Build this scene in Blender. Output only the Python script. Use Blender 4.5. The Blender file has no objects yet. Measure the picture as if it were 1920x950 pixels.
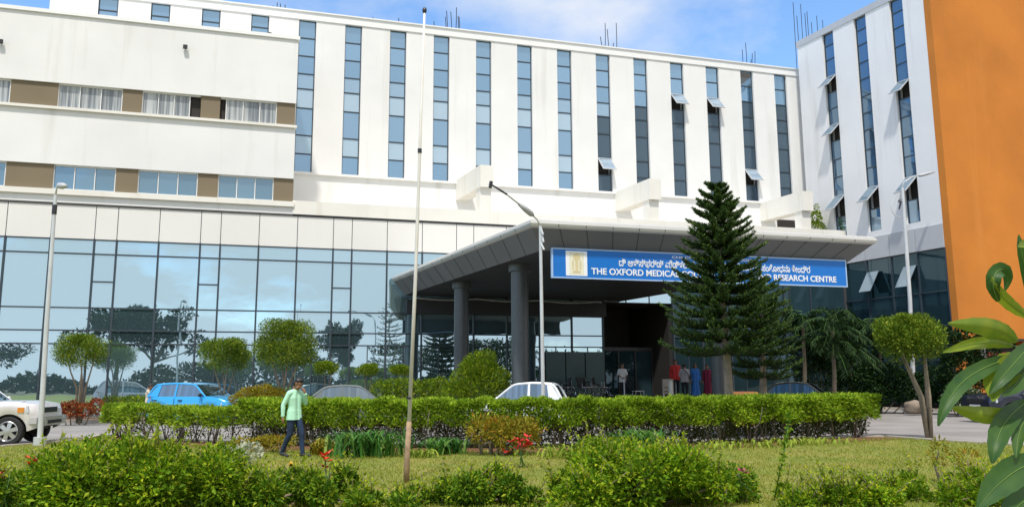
import bpy, math, random
import numpy as np
from mathutils import Vector, Matrix

random.seed(7); rng = np.random.default_rng(7)
R = math.radians
scene = bpy.context.scene
COL = scene.collection

# ------------------------------------------------------------------ camera
PITCH, ROLL, FPX = R(8.9), .0056, 1534.0
CF = np.array([0, math.cos(PITCH), math.sin(PITCH)])
_u0 = np.array([0, -math.sin(PITCH), math.cos(PITCH)]); _r0 = np.array([1., 0, 0])
CR = math.cos(ROLL) * _r0 - math.sin(ROLL) * _u0
CU = math.cos(ROLL) * _u0 + math.sin(ROLL) * _r0
CAM = np.array([0, 0, 1.6])
cd = bpy.data.cameras.new('camera'); cam = bpy.data.objects.new('camera', cd); COL.objects.link(cam)
cam.matrix_world = Matrix(((CR[0], CU[0], -CF[0], CAM[0]), (CR[1], CU[1], -CF[1], CAM[1]), (CR[2], CU[2], -CF[2], CAM[2]), (0, 0, 0, 1)))
cd.sensor_width = 36; cd.sensor_fit = 'HORIZONTAL'; cd.lens = 36 * FPX / 1920
cd.clip_start = .05; cd.clip_end = 5000
scene.camera = cam

# ------------------------------------------------------------------ light
SUN_EL, SUN_AZ = R(62), math.atan2(-.10, -1.)      # azimuth measured from +Y towards +X
sdir = Vector((math.sin(SUN_AZ) * math.cos(SUN_EL), math.cos(SUN_AZ) * math.cos(SUN_EL), math.sin(SUN_EL)))
world = bpy.data.worlds.new('World'); scene.world = world; world.use_nodes = True
nt = world.node_tree; nt.nodes.clear()
def N(nt, t, **kw):
    n = nt.nodes.new(t)
    for k, v in kw.items(): setattr(n, k, v)
    return n
def mixrgb(nt, fac, a, b, blend='MIX'):
    m = nt.nodes.new('ShaderNodeMix'); m.data_type = 'RGBA'; m.blend_type = blend
    for s, v in ((m.inputs[0], fac), (m.inputs[6], a), (m.inputs[7], b)):
        if isinstance(v, bpy.types.NodeSocket): nt.links.new(v, s)
        elif isinstance(v, (int, float)): s.default_value = v
        else: s.default_value = (*v, 1) if len(v) == 3 else v
    return m.outputs[2]
sky = N(nt, 'ShaderNodeTexSky', sky_type='NISHITA', sun_disc=False, sun_elevation=SUN_EL, sun_rotation=SUN_AZ, air_density=1.0, dust_density=.4, ozone_density=2.5)
tc = N(nt, 'ShaderNodeTexCoord')
sep = N(nt, 'ShaderNodeSeparateXYZ'); nt.links.new(tc.outputs['Generated'], sep.inputs[0])
den = N(nt, 'ShaderNodeMath', operation='ADD'); nt.links.new(sep.outputs[2], den.inputs[0]); den.inputs[1].default_value = .28
dx = N(nt, 'ShaderNodeMath', operation='DIVIDE'); nt.links.new(sep.outputs[0], dx.inputs[0]); nt.links.new(den.outputs[0], dx.inputs[1])
dy = N(nt, 'ShaderNodeMath', operation='DIVIDE'); nt.links.new(sep.outputs[1], dy.inputs[0]); nt.links.new(den.outputs[0], dy.inputs[1])
cmb = N(nt, 'ShaderNodeCombineXYZ'); nt.links.new(dx.outputs[0], cmb.inputs[0]); nt.links.new(dy.outputs[0], cmb.inputs[1]); cmb.inputs[2].default_value = 3.7
cn = N(nt, 'ShaderNodeTexNoise'); cn.inputs['Scale'].default_value = 1.5; cn.inputs['Detail'].default_value = 9; cn.inputs['Roughness'].default_value = .56
nt.links.new(cmb.outputs[0], cn.inputs['Vector'])
cr = N(nt, 'ShaderNodeValToRGB'); cr.color_ramp.elements[0].position = .37; cr.color_ramp.elements[1].position = .58
yb = N(nt, 'ShaderNodeMath', operation='MULTIPLY_ADD'); nt.links.new(sep.outputs[1], yb.inputs[0]); yb.inputs[1].default_value = -.085; nt.links.new(cn.outputs[0], yb.inputs[2])
xb = N(nt, 'ShaderNodeMath', operation='MULTIPLY_ADD'); nt.links.new(sep.outputs[0], xb.inputs[0]); xb.inputs[1].default_value = .24; nt.links.new(yb.outputs[0], xb.inputs[2])
nt.links.new(xb.outputs[0], cr.inputs[0])
hs = N(nt, 'ShaderNodeHueSaturation'); hs.inputs['Saturation'].default_value = 1.12; hs.inputs['Value'].default_value = 2.5
nt.links.new(sky.outputs[0], hs.inputs['Color'])
skc = mixrgb(nt, cr.outputs[0], hs.outputs[0], (8.2, 8.5, 9.0))
bg = N(nt, 'ShaderNodeBackground'); bg.inputs[1].default_value = .10; nt.links.new(skc, bg.inputs[0])
wo = N(nt, 'ShaderNodeOutputWorld'); nt.links.new(bg.outputs[0], wo.inputs[0])
sl = bpy.data.lights.new('sun', 'SUN'); sl.energy = 3.6; sl.angle = R(3); sl.color = (1, .95, .87)
so = bpy.data.objects.new('sun', sl); COL.objects.link(so); so.location = (0, -20, 60)
so.rotation_euler = sdir.to_track_quat('Z', 'Y').to_euler()
vs = scene.view_settings
vs.view_transform = 'Standard'; vs.look = 'None'; vs.gamma = 1; vs.use_curve_mapping = False; vs.exposure = 0.12
scene.cycles.max_bounces = 7; scene.cycles.glossy_bounces = 4; scene.cycles.transmission_bounces = 4

# ------------------------------------------------------------------ pixel helpers (metres in, metres out)
def ray(x, y): return CF * FPX + CR * (x - 960) + CU * (475 - y)
def onz(x, y, z=0.): q = ray(x, y); return CAM + q * ((z - 1.6) / q[2])
def atY(x, y, Y): q = ray(x, y); return CAM + q * (Y / q[1])
def nrm(v): v = np.array(v, float); return v / np.linalg.norm(v)
dF, dP = nrm((.959, .284)), nrm((-.416, .909))       # along the facade, into the facade
class Frame:
    def __init__(s, o, d, e): s.o, s.d, s.e = np.array(o, float), np.array(d, float), np.array(e, float)
    def P(s, a, t, z): q = s.o + s.d * a + s.e * t; return (q[0], q[1], z)
    def hit(s, x, y):
        q = ray(x, y); n = np.array([s.d[1], -s.d[0]]); t = (n @ (s.o - CAM[:2])) / (n @ q[:2]); p = CAM + q * t
        return (p[:2] - s.o) @ s.d, p[2]
A0 = np.array([-16.1, 38.]); FA = Frame(A0, dF, dP)
FM = Frame(A0 + dP * 3.5, dF, dP)
OW = np.array([18.571, 51.882]); FW = Frame(OW, dP, dF)
FO = Frame(OW - dP * 10.22, dF, dP)
CC = np.array([.61, 26.08]); FC = Frame(CC, dF, dP)
XY = Frame((0, 0), (1, 0), (0, 1))

# ------------------------------------------------------------------ objects
def tag(o, label, cat, group=None, kind=None):
    if label: o['label'] = label
    if cat: o['category'] = cat
    if group: o['group'] = group
    if kind: o['kind'] = kind
    return o
def thing(name, label, cat, loc=(0, 0, 0), rz=0., group=None):
    o = bpy.data.objects.new(name, None); o.location = loc; o.rotation_euler = (0, 0, rz); COL.objects.link(o)
    o.empty_display_size = .2
    return tag(o, label, cat, group)
def link(name, me, parent=None):
    o = bpy.data.objects.new(name, me); COL.objects.link(o)
    if parent is not None: o.parent = parent
    return o
def copy_tree(o, parent=None):
    c = o.copy(); COL.objects.link(c)
    if parent is not None: c.parent = parent
    for ch in [k for k in o.children]: copy_tree(ch, c)
    return c

class MB:
    def __init__(s): s.v, s.f, s.m = [], [], []
    def quad(s, a, b, c, d, m=0):
        i = len(s.v); s.v += [tuple(a), tuple(b), tuple(c), tuple(d)]; s.f.append((i, i + 1, i + 2, i + 3)); s.m.append(m)
    def poly(s, pts, m=0):
        i = len(s.v); s.v += [tuple(p) for p in pts]; s.f.append(tuple(range(i, i + len(pts)))); s.m.append(m)
    def hexa(s, p, m=0):   # p: 8 points, bottom loop then top loop
        i = len(s.v); s.v += [tuple(q) for q in p]
        for f in ((3, 2, 1, 0), (4, 5, 6, 7), (0, 1, 5, 4), (1, 2, 6, 5), (2, 3, 7, 6), (3, 0, 4, 7)):
            s.f.append(tuple(i + k for k in f)); s.m.append(m)
    def box(s, fr, s0, s1, t0, t1, z0, z1, m=0):
        s.hexa([fr.P(s0, t0, z0), fr.P(s1, t0, z0), fr.P(s1, t1, z0), fr.P(s0, t1, z0),
                fr.P(s0, t0, z1), fr.P(s1, t0, z1), fr.P(s1, t1, z1), fr.P(s0, t1, z1)], m)
    def b(s, x0, x1, y0, y1, z0, z1, m=0): s.box(XY, x0, x1, y0, y1, z0, z1, m)
    def tube(s, pts, rad, n=8, m=0, cap=True):
        pts = [np.array(p, float) for p in pts]
        if not hasattr(rad, '__len__'): rad = [rad] * len(pts)
        base = len(s.v); up = None
        for k, p in enumerate(pts):
            t = pts[min(k + 1, len(pts) - 1)] - pts[max(k - 1, 0)]; t = t / (np.linalg.norm(t) + 1e-9)
            if up is None:
                up = np.array([0, 0, 1.]) if abs(t[2]) < .9 else np.array([1., 0, 0])
            a = np.cross(t, up); a /= (np.linalg.norm(a) + 1e-9); b = np.cross(a, t); up = b
            for j in range(n):
                w = 2 * math.pi * j / n; s.v.append(tuple(p + rad[k] * (a * math.cos(w) + b * math.sin(w))))
        for k in range(len(pts) - 1):
            for j in range(n):
                q = base + k * n
                s.f.append((q + j, q + (j + 1) % n, q + n + (j + 1) % n, q + n + j)); s.m.append(m)
        if cap:
            s.f.append(tuple(base + j for j in reversed(range(n)))); s.m.append(m)
            q = base + (len(pts) - 1) * n; s.f.append(tuple(q + j for j in range(n))); s.m.append(m)
    def ball(s, c, r, nu=10, nv=7, m=0):
        r = np.array(r if hasattr(r, '__len__') else (r, r, r), float); c = np.array(c, float); base = len(s.v)
        s.v.append(tuple(c + (0, 0, -r[2])))
        for k in range(1, nv):
            ph = math.pi * k / nv - math.pi / 2
            for j in range(nu):
                w = 2 * math.pi * j / nu
                s.v.append(tuple(c + r * np.array([math.cos(ph) * math.cos(w), math.cos(ph) * math.sin(w), math.sin(ph)])))
        s.v.append(tuple(c + (0, 0, r[2]))); top = len(s.v) - 1
        for j in range(nu):
            s.f.append((base, base + 1 + (j + 1) % nu, base + 1 + j)); s.m.append(m)
            for k in range(nv - 2):
                q = base + 1 + k * nu; s.f.append((q + j, q + (j + 1) % nu, q + nu + (j + 1) % nu, q + nu + j)); s.m.append(m)
            q = base + 1 + (nv - 2) * nu; s.f.append((q + j, q + (j + 1) % nu, top)); s.m.append(m)
    def lathe(s, o, axis, prof, n=24, m=0):   # prof: (distance along axis, radius); m an int or a list per band
        o = np.array(o, float); ax = nrm(axis); u = np.array([0, 0, 1.]) if abs(ax[2]) < .9 else np.array([1., 0, 0])
        a = nrm(np.cross(ax, u)); b = np.cross(ax, a); base = len(s.v)
        for h, r in prof:
            for j in range(n):
                w = 2 * math.pi * j / n; s.v.append(tuple(o + ax * h + r * (a * math.cos(w) + b * math.sin(w))))
        for k in range(len(prof) - 1):
            for j in range(n):
                q = base + k * n; s.f.append((q + j, q + (j + 1) % n, q + n + (j + 1) % n, q + n + j)); s.m.append(m[k] if isinstance(m, list) else m)
    def build(s, name, mats, parent=None, smooth=False):
        me = bpy.data.meshes.new(name); me.from_pydata(s.v, [], s.f)
        if not isinstance(mats, (list, tuple)): mats = [mats]
        for x in mats: me.materials.append(x)
        me.polygons.foreach_set('material_index', s.m)
        if smooth: me.polygons.foreach_set('use_smooth', [True] * len(s.f))
        me.update()
        if smooth == 'edge':
            try: me.set_sharp_from_angle(angle=R(40))
            except Exception: pass
        return link(name, me, parent)

# ------------------------------------------------------------------ materials
def base_mat(name):
    m = bpy.data.materials.new(name); m.use_nodes = True; t = m.node_tree; t.nodes.clear()
    o = N(t, 'ShaderNodeOutputMaterial'); p = N(t, 'ShaderNodeBsdfPrincipled'); t.links.new(p.outputs[0], o.inputs[0])
    return m, t, p, o
def noise(t, scale, detail=4, rough=.55, stretch=None, coord='Object'):
    c = N(t, 'ShaderNodeTexCoord'); n = N(t, 'ShaderNodeTexNoise')
    n.inputs['Scale'].default_value = scale; n.inputs['Detail'].default_value = detail; n.inputs['Roughness'].default_value = rough
    if stretch:
        mp = N(t, 'ShaderNodeMapping'); mp.inputs['Scale'].default_value = stretch
        t.links.new(c.outputs[coord], mp.inputs[0]); t.links.new(mp.outputs[0], n.inputs['Vector'])
    else: t.links.new(c.outputs[coord], n.inputs['Vector'])
    return n.outputs[0]
def ramp(t, src, a, b):
    r = N(t, 'ShaderNodeMapRange'); r.inputs[1].default_value = a; r.inputs[2].default_value = b; t.links.new(src, r.inputs[0]); return r.outputs[0]
def mat(name, col, rough=.6, var=.12, scale=1.5, bump=0., bscale=30., streak=0., scol=(.25, .22, .17), metal=0., spec=.5, coat=0., col2=None):
    m, t, p, o = base_mat(name)
    c2 = col2 or tuple(c * (1 - var) for c in col)
    out = mixrgb(t, ramp(t, noise(t, scale), .35, .68), col, c2)
    if streak:
        f = ramp(t, noise(t, 1.0, 5, .6, (1.3, 1.3, .09)), .56, .78)
        mu = N(t, 'ShaderNodeMath', operation='MULTIPLY'); t.links.new(f, mu.inputs[0]); mu.inputs[1].default_value = streak
        out = mixrgb(t, mu.outputs[0], out, scol)
    t.links.new(out, p.inputs['Base Color'])
    p.inputs['Roughness'].default_value = rough; p.inputs['Metallic'].default_value = metal; p.inputs['Specular IOR Level'].default_value = spec
    p.inputs['Coat Weight'].default_value = coat; p.inputs['Coat Roughness'].default_value = .04
    if bump:
        b = N(t, 'ShaderNodeBump'); b.inputs['Strength'].default_value = bump; b.inputs['Distance'].default_value = .02
        t.links.new(noise(t, bscale, 3), b.inputs['Height']); t.links.new(b.outputs[0], p.inputs['Normal'])
    return m
def glassmat(name, tint, dark, refl=.65, vary=.25, rough=.012, wave=.02, blind=None):
    """reflective tinted glazing; each pane (mesh island) reflects a little differently"""
    m = bpy.data.materials.new(name); m.use_nodes = True; t = m.node_tree; t.nodes.clear()
    o = N(t, 'ShaderNodeOutputMaterial'); g = N(t, 'ShaderNodeBsdfGlossy'); g.inputs['Roughness'].default_value = rough
    d = N(t, 'ShaderNodeBsdfDiffuse'); ge = N(t, 'ShaderNodeNewGeometry'); mx = N(t, 'ShaderNodeMixShader')
    t.links.new(mixrgb(t, ge.outputs['Random Per Island'], tint, tuple(c * .86 for c in tint)), g.inputs['Color'])
    t.links.new(mixrgb(t, ramp(t, ge.outputs['Random Per Island'], .55, .95) if blind else ge.outputs['Random Per Island'], dark, blind or tuple(min(1, c * 2.4 + .01) for c in dark)), d.inputs['Color'])
    lw = N(t, 'ShaderNodeLayerWeight'); lw.inputs[0].default_value = .25
    mr = N(t, 'ShaderNodeMapRange'); t.links.new(lw.outputs['Facing'], mr.inputs[0]); mr.inputs[3].default_value = refl; mr.inputs[4].default_value = .97
    mv = N(t, 'ShaderNodeMath', operation='MULTIPLY_ADD'); t.links.new(ge.outputs['Random Per Island'], mv.inputs[0]); mv.inputs[1].default_value = -vary; t.links.new(mr.outputs[0], mv.inputs[2])
    mv.use_clamp = True
    b = N(t, 'ShaderNodeBump'); b.inputs['Strength'].default_value = wave; b.inputs['Distance'].default_value = .05
    t.links.new(noise(t, .9, 1), b.inputs['Height']); t.links.new(b.outputs[0], g.inputs['Normal'])
    t.links.new(mv.outputs[0], mx.inputs[0]); t.links.new(d.outputs[0], mx.inputs[1]); t.links.new(g.outputs[0], mx.inputs[2]); t.links.new(mx.outputs[0], o.inputs[0])
    return m
def leafmat(name, c1, c2, c3=None, trans=.3, rough=.55, spec=.14):
    m, t, p, o = base_mat(name); ge = N(t, 'ShaderNodeNewGeometry')
    r = N(t, 'ShaderNodeValToRGB'); e = r.color_ramp.elements
    e[0].color = (*c1, 1); e[1].color = (*c2, 1); e[1].position = .72
    if c3: k = e.new(.95); k.color = (*c3, 1)
    t.links.new(ge.outputs['Random Per Island'], r.inputs[0])
    col = mixrgb(t, ramp(t, noise(t, 2.2, 2), .4, .65), r.outputs[0], tuple(.55 * a + .1 * b for a, b in zip(c1, c2)))
    mul = mixrgb(t, .55, r.outputs[0], col)
    t.links.new(mul, p.inputs['Base Color']); p.inputs['Roughness'].default_value = rough; p.inputs['Specular IOR Level'].default_value = spec
    tr = N(t, 'ShaderNodeBsdfTranslucent'); t.links.new(mul, tr.inputs[0])
    mx = N(t, 'ShaderNodeMixShader'); mx.inputs[0].default_value = trans
    t.links.new(p.outputs[0], mx.inputs[1]); t.links.new(tr.outputs[0], mx.inputs[2]); t.links.new(mx.outputs[0], o.inputs[0])
    return m

M = {}
M['white'] = mat('white_render', (.78, .775, .76), .75, .07, .35, .12, 14, .36, (.43, .40, .34))
M['white_wing'] = mat('wing_render', (.76, .755, .755), .75, .06, .35, .12, 14, .36, (.44, .41, .37))
M['cream'] = mat('cream_render', (.78, .755, .69), .75, .08, .5, .12, 14, .45, (.50, .42, .29))
M['coping'] = mat('white_coping', (.82, .82, .81), .6, .04, .6)
M['orange'] = mat('orange_paint', (.60, .20, .020), .8, .2, .28, .25, 10, .35, (.64, .255, .045))
M['taupe'] = mat('taupe_panel', (.20, .155, .095), .7, .1, .6)
M['spandrel'] = mat('spandrel_panel', (.76, .74, .70), .35, .05, .25, 0, 1, .10, (.6, .55, .45))
M['bandgrey'] = mat('grey_cladding', (.47, .48, .50), .4, .08, .3, 0, 1, .1)
M['frame'] = mat('dark_frame', (.035, .05, .065), .4, .1)
M['whiteframe'] = mat('white_window_frame', (.75, .75, .74), .4, .05)
M['glass'] = glassmat('curtain_glass', (.68, .89, .98), (.07, .12, .14), .85, .16, .01, .05)
M['glass_blue'] = glassmat('strip_glass', (.50, .72, .92), (.09, .18, .27), .74, .42, .03, .05, (.46, .56, .62))
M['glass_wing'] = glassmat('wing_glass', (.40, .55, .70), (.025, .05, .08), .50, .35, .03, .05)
M['glass_band'] = glassmat('band_glass', (.46, .65, .78), (.08, .15, .20), .56, .35, .03, .05, (.30, .38, .42))
M['glass_dark'] = glassmat('shade_glass', (.26, .37, .42), (.006, .017, .022), .24, .2, .02, .04)  # dark glass; past the door and on the saloon its darkness is painted shade
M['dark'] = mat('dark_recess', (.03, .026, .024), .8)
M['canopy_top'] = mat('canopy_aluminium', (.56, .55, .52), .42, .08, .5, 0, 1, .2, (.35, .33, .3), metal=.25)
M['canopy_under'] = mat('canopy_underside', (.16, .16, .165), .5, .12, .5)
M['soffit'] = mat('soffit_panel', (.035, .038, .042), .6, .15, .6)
M['column'] = mat('column_granite', (.085, .095, .10), .35, .35, 30, col2=(.055, .06, .065))
M['joint'] = mat('dark_joint', (.06, .06, .06), .7)
M['steel'] = mat('painted_steel', (.62, .63, .63), .4, .12, 3, metal=.3)
M['rusty'] = mat('rusty_pole_paint', (.74, .71, .66), .6, .15, 2, .2, 60, .5, (.36, .17, .07))
M['rust'] = mat('rusted_base', (.40, .27, .16), .8, .45, 9, .3, 60)
M['darkmetal'] = mat('dark_metal', (.05, .05, .055), .45, .2, 5, metal=.5)
M['blue'] = mat('banner_blue', (.003, .165, .58), .45, .1, .6)
M['banner_rim'] = mat('banner_rim', (.40, .56, .80), .4)
M['letter'] = mat('white_letter', (.86, .87, .88), .5, .02)
M['logo'] = mat('logo_cream', (.82, .79, .62), .5, .08, 2)
M['logo2'] = mat('logo_tan', (.70, .60, .34), .5, .1, 3)
M['asphalt'] = mat('road_surface', (.31, .29, .275), .9, .32, .5, .3, 60)
M['kerb'] = mat('kerb_stone', (.48, .43, .36), .85, .25, 1.2, .2, 20)
M['tan'] = mat('platform_stone', (.36, .30, .20), .8, .2, 1.0, .15, 20)
M['soil'] = mat('red_soil', (.19, .085, .035), .95, .4, 3, .5, 25)
M['lawnbase'] = mat('lawn_ground', (.15, .20, .025), .95, 0, .8, .4, 40, col2=(.27, .225, .05))
M['earth'] = mat('far_ground', (.16, .14, .08), .95, .3, .1)
M['bark'] = mat('pale_bark', (.30, .24, .17), .9, .35, 6, .5, 30)
M['bark2'] = mat('grey_bark', (.17, .145, .115), .9, .3, 6, .5, 30)
M['twig'] = mat('twig', (.24, .19, .13), .9, .3, 8)
M['rubber'] = mat('tyre_rubber', (.02, .02, .021), .8, .2)
M['alloy'] = mat('alloy_rim', (.55, .55, .56), .3, .1, metal=.7)
M['black'] = mat('black_plastic', (.02, .02, .022), .5, .1)
M['lamp'] = mat('headlight_lens', (.5, .52, .55), .08, .1, coat=1)
M['tail'] = mat('tail_light', (.55, .03, .015), .15, .1, coat=1)
M['orangelamp'] = mat('indicator', (.7, .25, .03), .2, .1, coat=1)
M['carglass'] = glassmat('car_glass', (.62, .74, .80), (.02, .03, .035), .42, .2, .01, .0)
M['plate'] = mat('plate_white', (.7, .7, .68), .5)
M['chrome'] = mat('chrome', (.65, .65, .66), .12, .05, metal=1)
M['red'] = mat('red_petal', (.62, .02, .015), .55, .3, 20)
M['rose'] = mat('pink_petal', (.50, .05, .14), .55, .3, 20)
M['rock'] = mat('boulder', (.30, .24, .18), .9, .4, 4, .5, 15)
def carpaint(name, c): return mat(name, c, .28, .03, 1, spec=.5, coat=.8, metal=.15)

# ------------------------------------------------------------------ foliage
def unit(a): return a / (np.linalg.norm(a, axis=-1, keepdims=True) + 1e-9)
def leaf_mesh(name, C, D, Nn, L, W, m, parent=None, fold=.25, curve=.0):
    n = len(C); D = unit(D); S = unit(np.cross(D, Nn)); Nn = np.cross(S, D)
    L = np.broadcast_to(np.asarray(L, float).reshape(-1, 1), (n, 1)); W = np.broadcast_to(np.asarray(W, float).reshape(-1, 1), (n, 1))
    v = np.empty((n, 4, 3))
    v[:, 0] = C; v[:, 2] = C + D * L - Nn * L * curve
    mid = C + D * L * .48
    v[:, 1] = mid + S * W * .5 + Nn * W * fold; v[:, 3] = mid - S * W * .5 + Nn * W * fold
    f = (np.arange(n)[:, None] * 4 + np.array([0, 1, 2, 0, 2, 3])).reshape(-1)
    me = bpy.data.meshes.new(name)
    me.vertices.add(n * 4); me.vertices.foreach_set('co', v.reshape(-1).astype(np.float32))
    me.loops.add(n * 6); me.loops.foreach_set('vertex_index', f.astype(np.int32))
    me.polygons.add(n * 2); me.polygons.foreach_set('loop_start', np.arange(0, n * 6, 3, dtype=np.int32))
    me.polygons.foreach_set('loop_total', np.full(n * 2, 3, dtype=np.int32))
    me.materials.append(m); me.update(calc_edges=True)
    return link(name, me, parent)
def blobs(lumps, n, shell=.45, up=.35, jit=.55, r=rng):
    """leaf bases and directions over ellipsoid lumps [(centre, radii)]; more leaves towards the outside"""
    vol = np.array([np.prod(np.array(b)) ** (2 / 3) for a, b in lumps]); k = r.choice(len(lumps), n, p=vol / vol.sum())
    cen = np.array([a for a, b in lumps])[k]; rad = np.array([b for a, b in lumps])[k]
    d = unit(r.normal(size=(n, 3))); rr = (1 - shell * r.random((n, 1)) ** 1.6) * (1 + .12 * r.normal(size=(n, 1)) * (r.random((n, 1)) < .25))
    C = cen + d * rad * rr
    D = unit(d + jit * r.normal(size=(n, 3)) + np.array([0, 0, up]))
    return C, D, unit(d * .6 + np.array([0, 0, .8]) + .5 * r.normal(size=(n, 3)))
def lumpy(c, rad, k, size=.45, r=rng, flat=1.):
    """k random lumps filling an ellipsoid crown"""
    out = []
    c = np.array(c, float); rad = np.array(rad, float)
    for i in range(k):
        d = r.normal(size=3); d /= np.linalg.norm(d); q = c + d * rad * (r.uniform(.25, .72))
        s = rad.mean() * size * r.uniform(.65, 1.15); out.append((q, (s, s, s * flat * .85)))
    return out

def settle(o):
    """move a thing's origin to its base without moving it"""
    mn = np.full(3, 1e9); mx = -mn
    def walk(q):
        nonlocal mn, mx
        if q.type == 'MESH' and len(q.data.vertices):
            a = np.empty(len(q.data.vertices) * 3); q.data.vertices.foreach_get('co', a); a = a.reshape(-1, 3)
            mn = np.minimum(mn, a.min(0)); mx = np.maximum(mx, a.max(0))
        for c in q.children: walk(c)
    walk(o)
    b = Vector(((mn[0] + mx[0]) / 2, (mn[1] + mx[1]) / 2, mn[2]))
    if o.type == 'MESH': o.data.transform(Matrix.Translation(-b))
    for c in o.children: c.matrix_parent_inverse = Matrix.Translation(-b)
    o.location = b
    return o

# ================================================================== ground
g = MB(); g.quad((-900, -900, -.03), (900, -900, -.03), (900, 1500, -.03), (-900, 1500, -.03))
tag(g.build('ground', M['earth']), 'flat earth ground around the hospital', 'ground', kind='structure')
near = [(-60, 21.6), (-20, 22.3), tuple(onz(0, 839)[:2]), tuple(onz(150, 827)[:2]), (-12.9, 26.1), (-8.6, 23.0), (-3.9, 21.3), (.6, 20.9), (5.0, 21.7), (9.0, 23.2),
        tuple(onz(1660, 820)[:2]), tuple(onz(1750, 827)[:2]), tuple(onz(1850, 833)[:2]), tuple(onz(1990, 842)[:2]), (40, 18.5)]
far = [FA.P(-45, -2.6, 0)[:2], FA.P(13, -2.6, 0)[:2], FA.P(13.2, -5.0, 0)[:2], FA.P(30.5, -5.6, 0)[:2], tuple(onz(1668, 768)[:2]), tuple(onz(1920, 776)[:2]), FO.P(30, -1.5, 0)[:2]]
g = MB(); g.poly([(x, y, .0) for x, y in near] + [(x, y, .0) for x, y in reversed(far)])
tag(g.build('road', M['asphalt']), 'grey driveway between the lawn and the hospital', 'road', kind='structure')
g = MB(); g.poly([(-60, -40, .03), (45, -40, .03)] + [(x, y, .03) for x, y in reversed(near)])
lawn = tag(g.build('lawn', M['lawnbase']), 'yellowish mown lawn in front of the hedge', 'lawn', kind='structure')
def strip(mb, pts, w, z0, z1, m=0, side=1):
    P = [np.array(p, float) for p in pts]
    for a, b in zip(P[:-1], P[1:]):
        d = nrm(b - a); n = np.array([-d[1], d[0]]) * w * side; a2, b2 = a - d * .01, b + d * .01
        mb.hexa([(*a2, z0), (*b2, z0), (*(b2 + n), z0), (*(a2 + n), z0), (*a2, z1), (*b2, z1), (*(b2 + n), z1), (*(a2 + n), z1)], m)
g = MB(); strip(g, near, .16, -.03, .075, 0, -1)
strip(g, far[:3], .2, -.03, .14); strip(g, far[3:], .2, -.03, .14)
tag(g.build('kerb', M['kerb']), 'low stone kerb edging the driveway', 'kerb', kind='structure')
g = MB()
g.poly([(*p, .10) for p in (FA.P(-45, -2.4, 0)[:2], FA.P(13, -2.4, 0)[:2], FA.P(13, .5, 0)[:2], FA.P(-45, .5, 0)[:2])])
g.poly([(*p, .10) for p in (far[3], far[4], far[5], far[6], FO.P(30, .5, 0)[:2], FO.P(-.3, .5, 0)[:2], FW.P(-3.6, -.1, 0)[:2], FA.P(30.5, 0, 0)[:2])])
tag(g.build('planting_bed', M['soil']), 'soil beds along the foot of the hospital walls', 'flower bed', kind='structure')
# soil strip below the hedge
hl = [(-12.4, 25.2), (-8.4, 22.1), (-6.3, 21.35), (-3.6, 20.35), (-.6, 19.95), (2., 20.1), (4.8, 20.75), (7.4, 21.9), (10.1, 23.4)]
g = MB()
for a, b in zip(hl[:-1], hl[1:]):
    a, b = np.array(a), np.array(b); d = nrm(b - a); n = np.array([-d[1], d[0]])
    for k in range(5):
        p, q = a + (b - a) * k / 5, a + (b - a) * (k + 1) / 5
        g.quad((*(p - n * 1.05), .036), (*(q - n * 1.05), .036), (*(q + n * .6), .036), (*(p + n * .6), .036))
tag(g.build('soil_strip', M['soil']), 'strip of red soil under the hedge', 'soil', kind='structure')
# raised entrance platform with a ramp front
g = MB(); g.box(FA, 13.2, 30.5, -4.9, .4, -.03, .72); g.box(FA, 13.1, 30.6, -5.0, -4.6, .60, .735); g.box(FA, 13.6, 30.2, -5.4, -5.0, -.03, .36)
tag(g.build('entrance_pavement', M['tan']), 'raised tan stone platform in front of the entrance', 'pavement', kind='structure')

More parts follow.
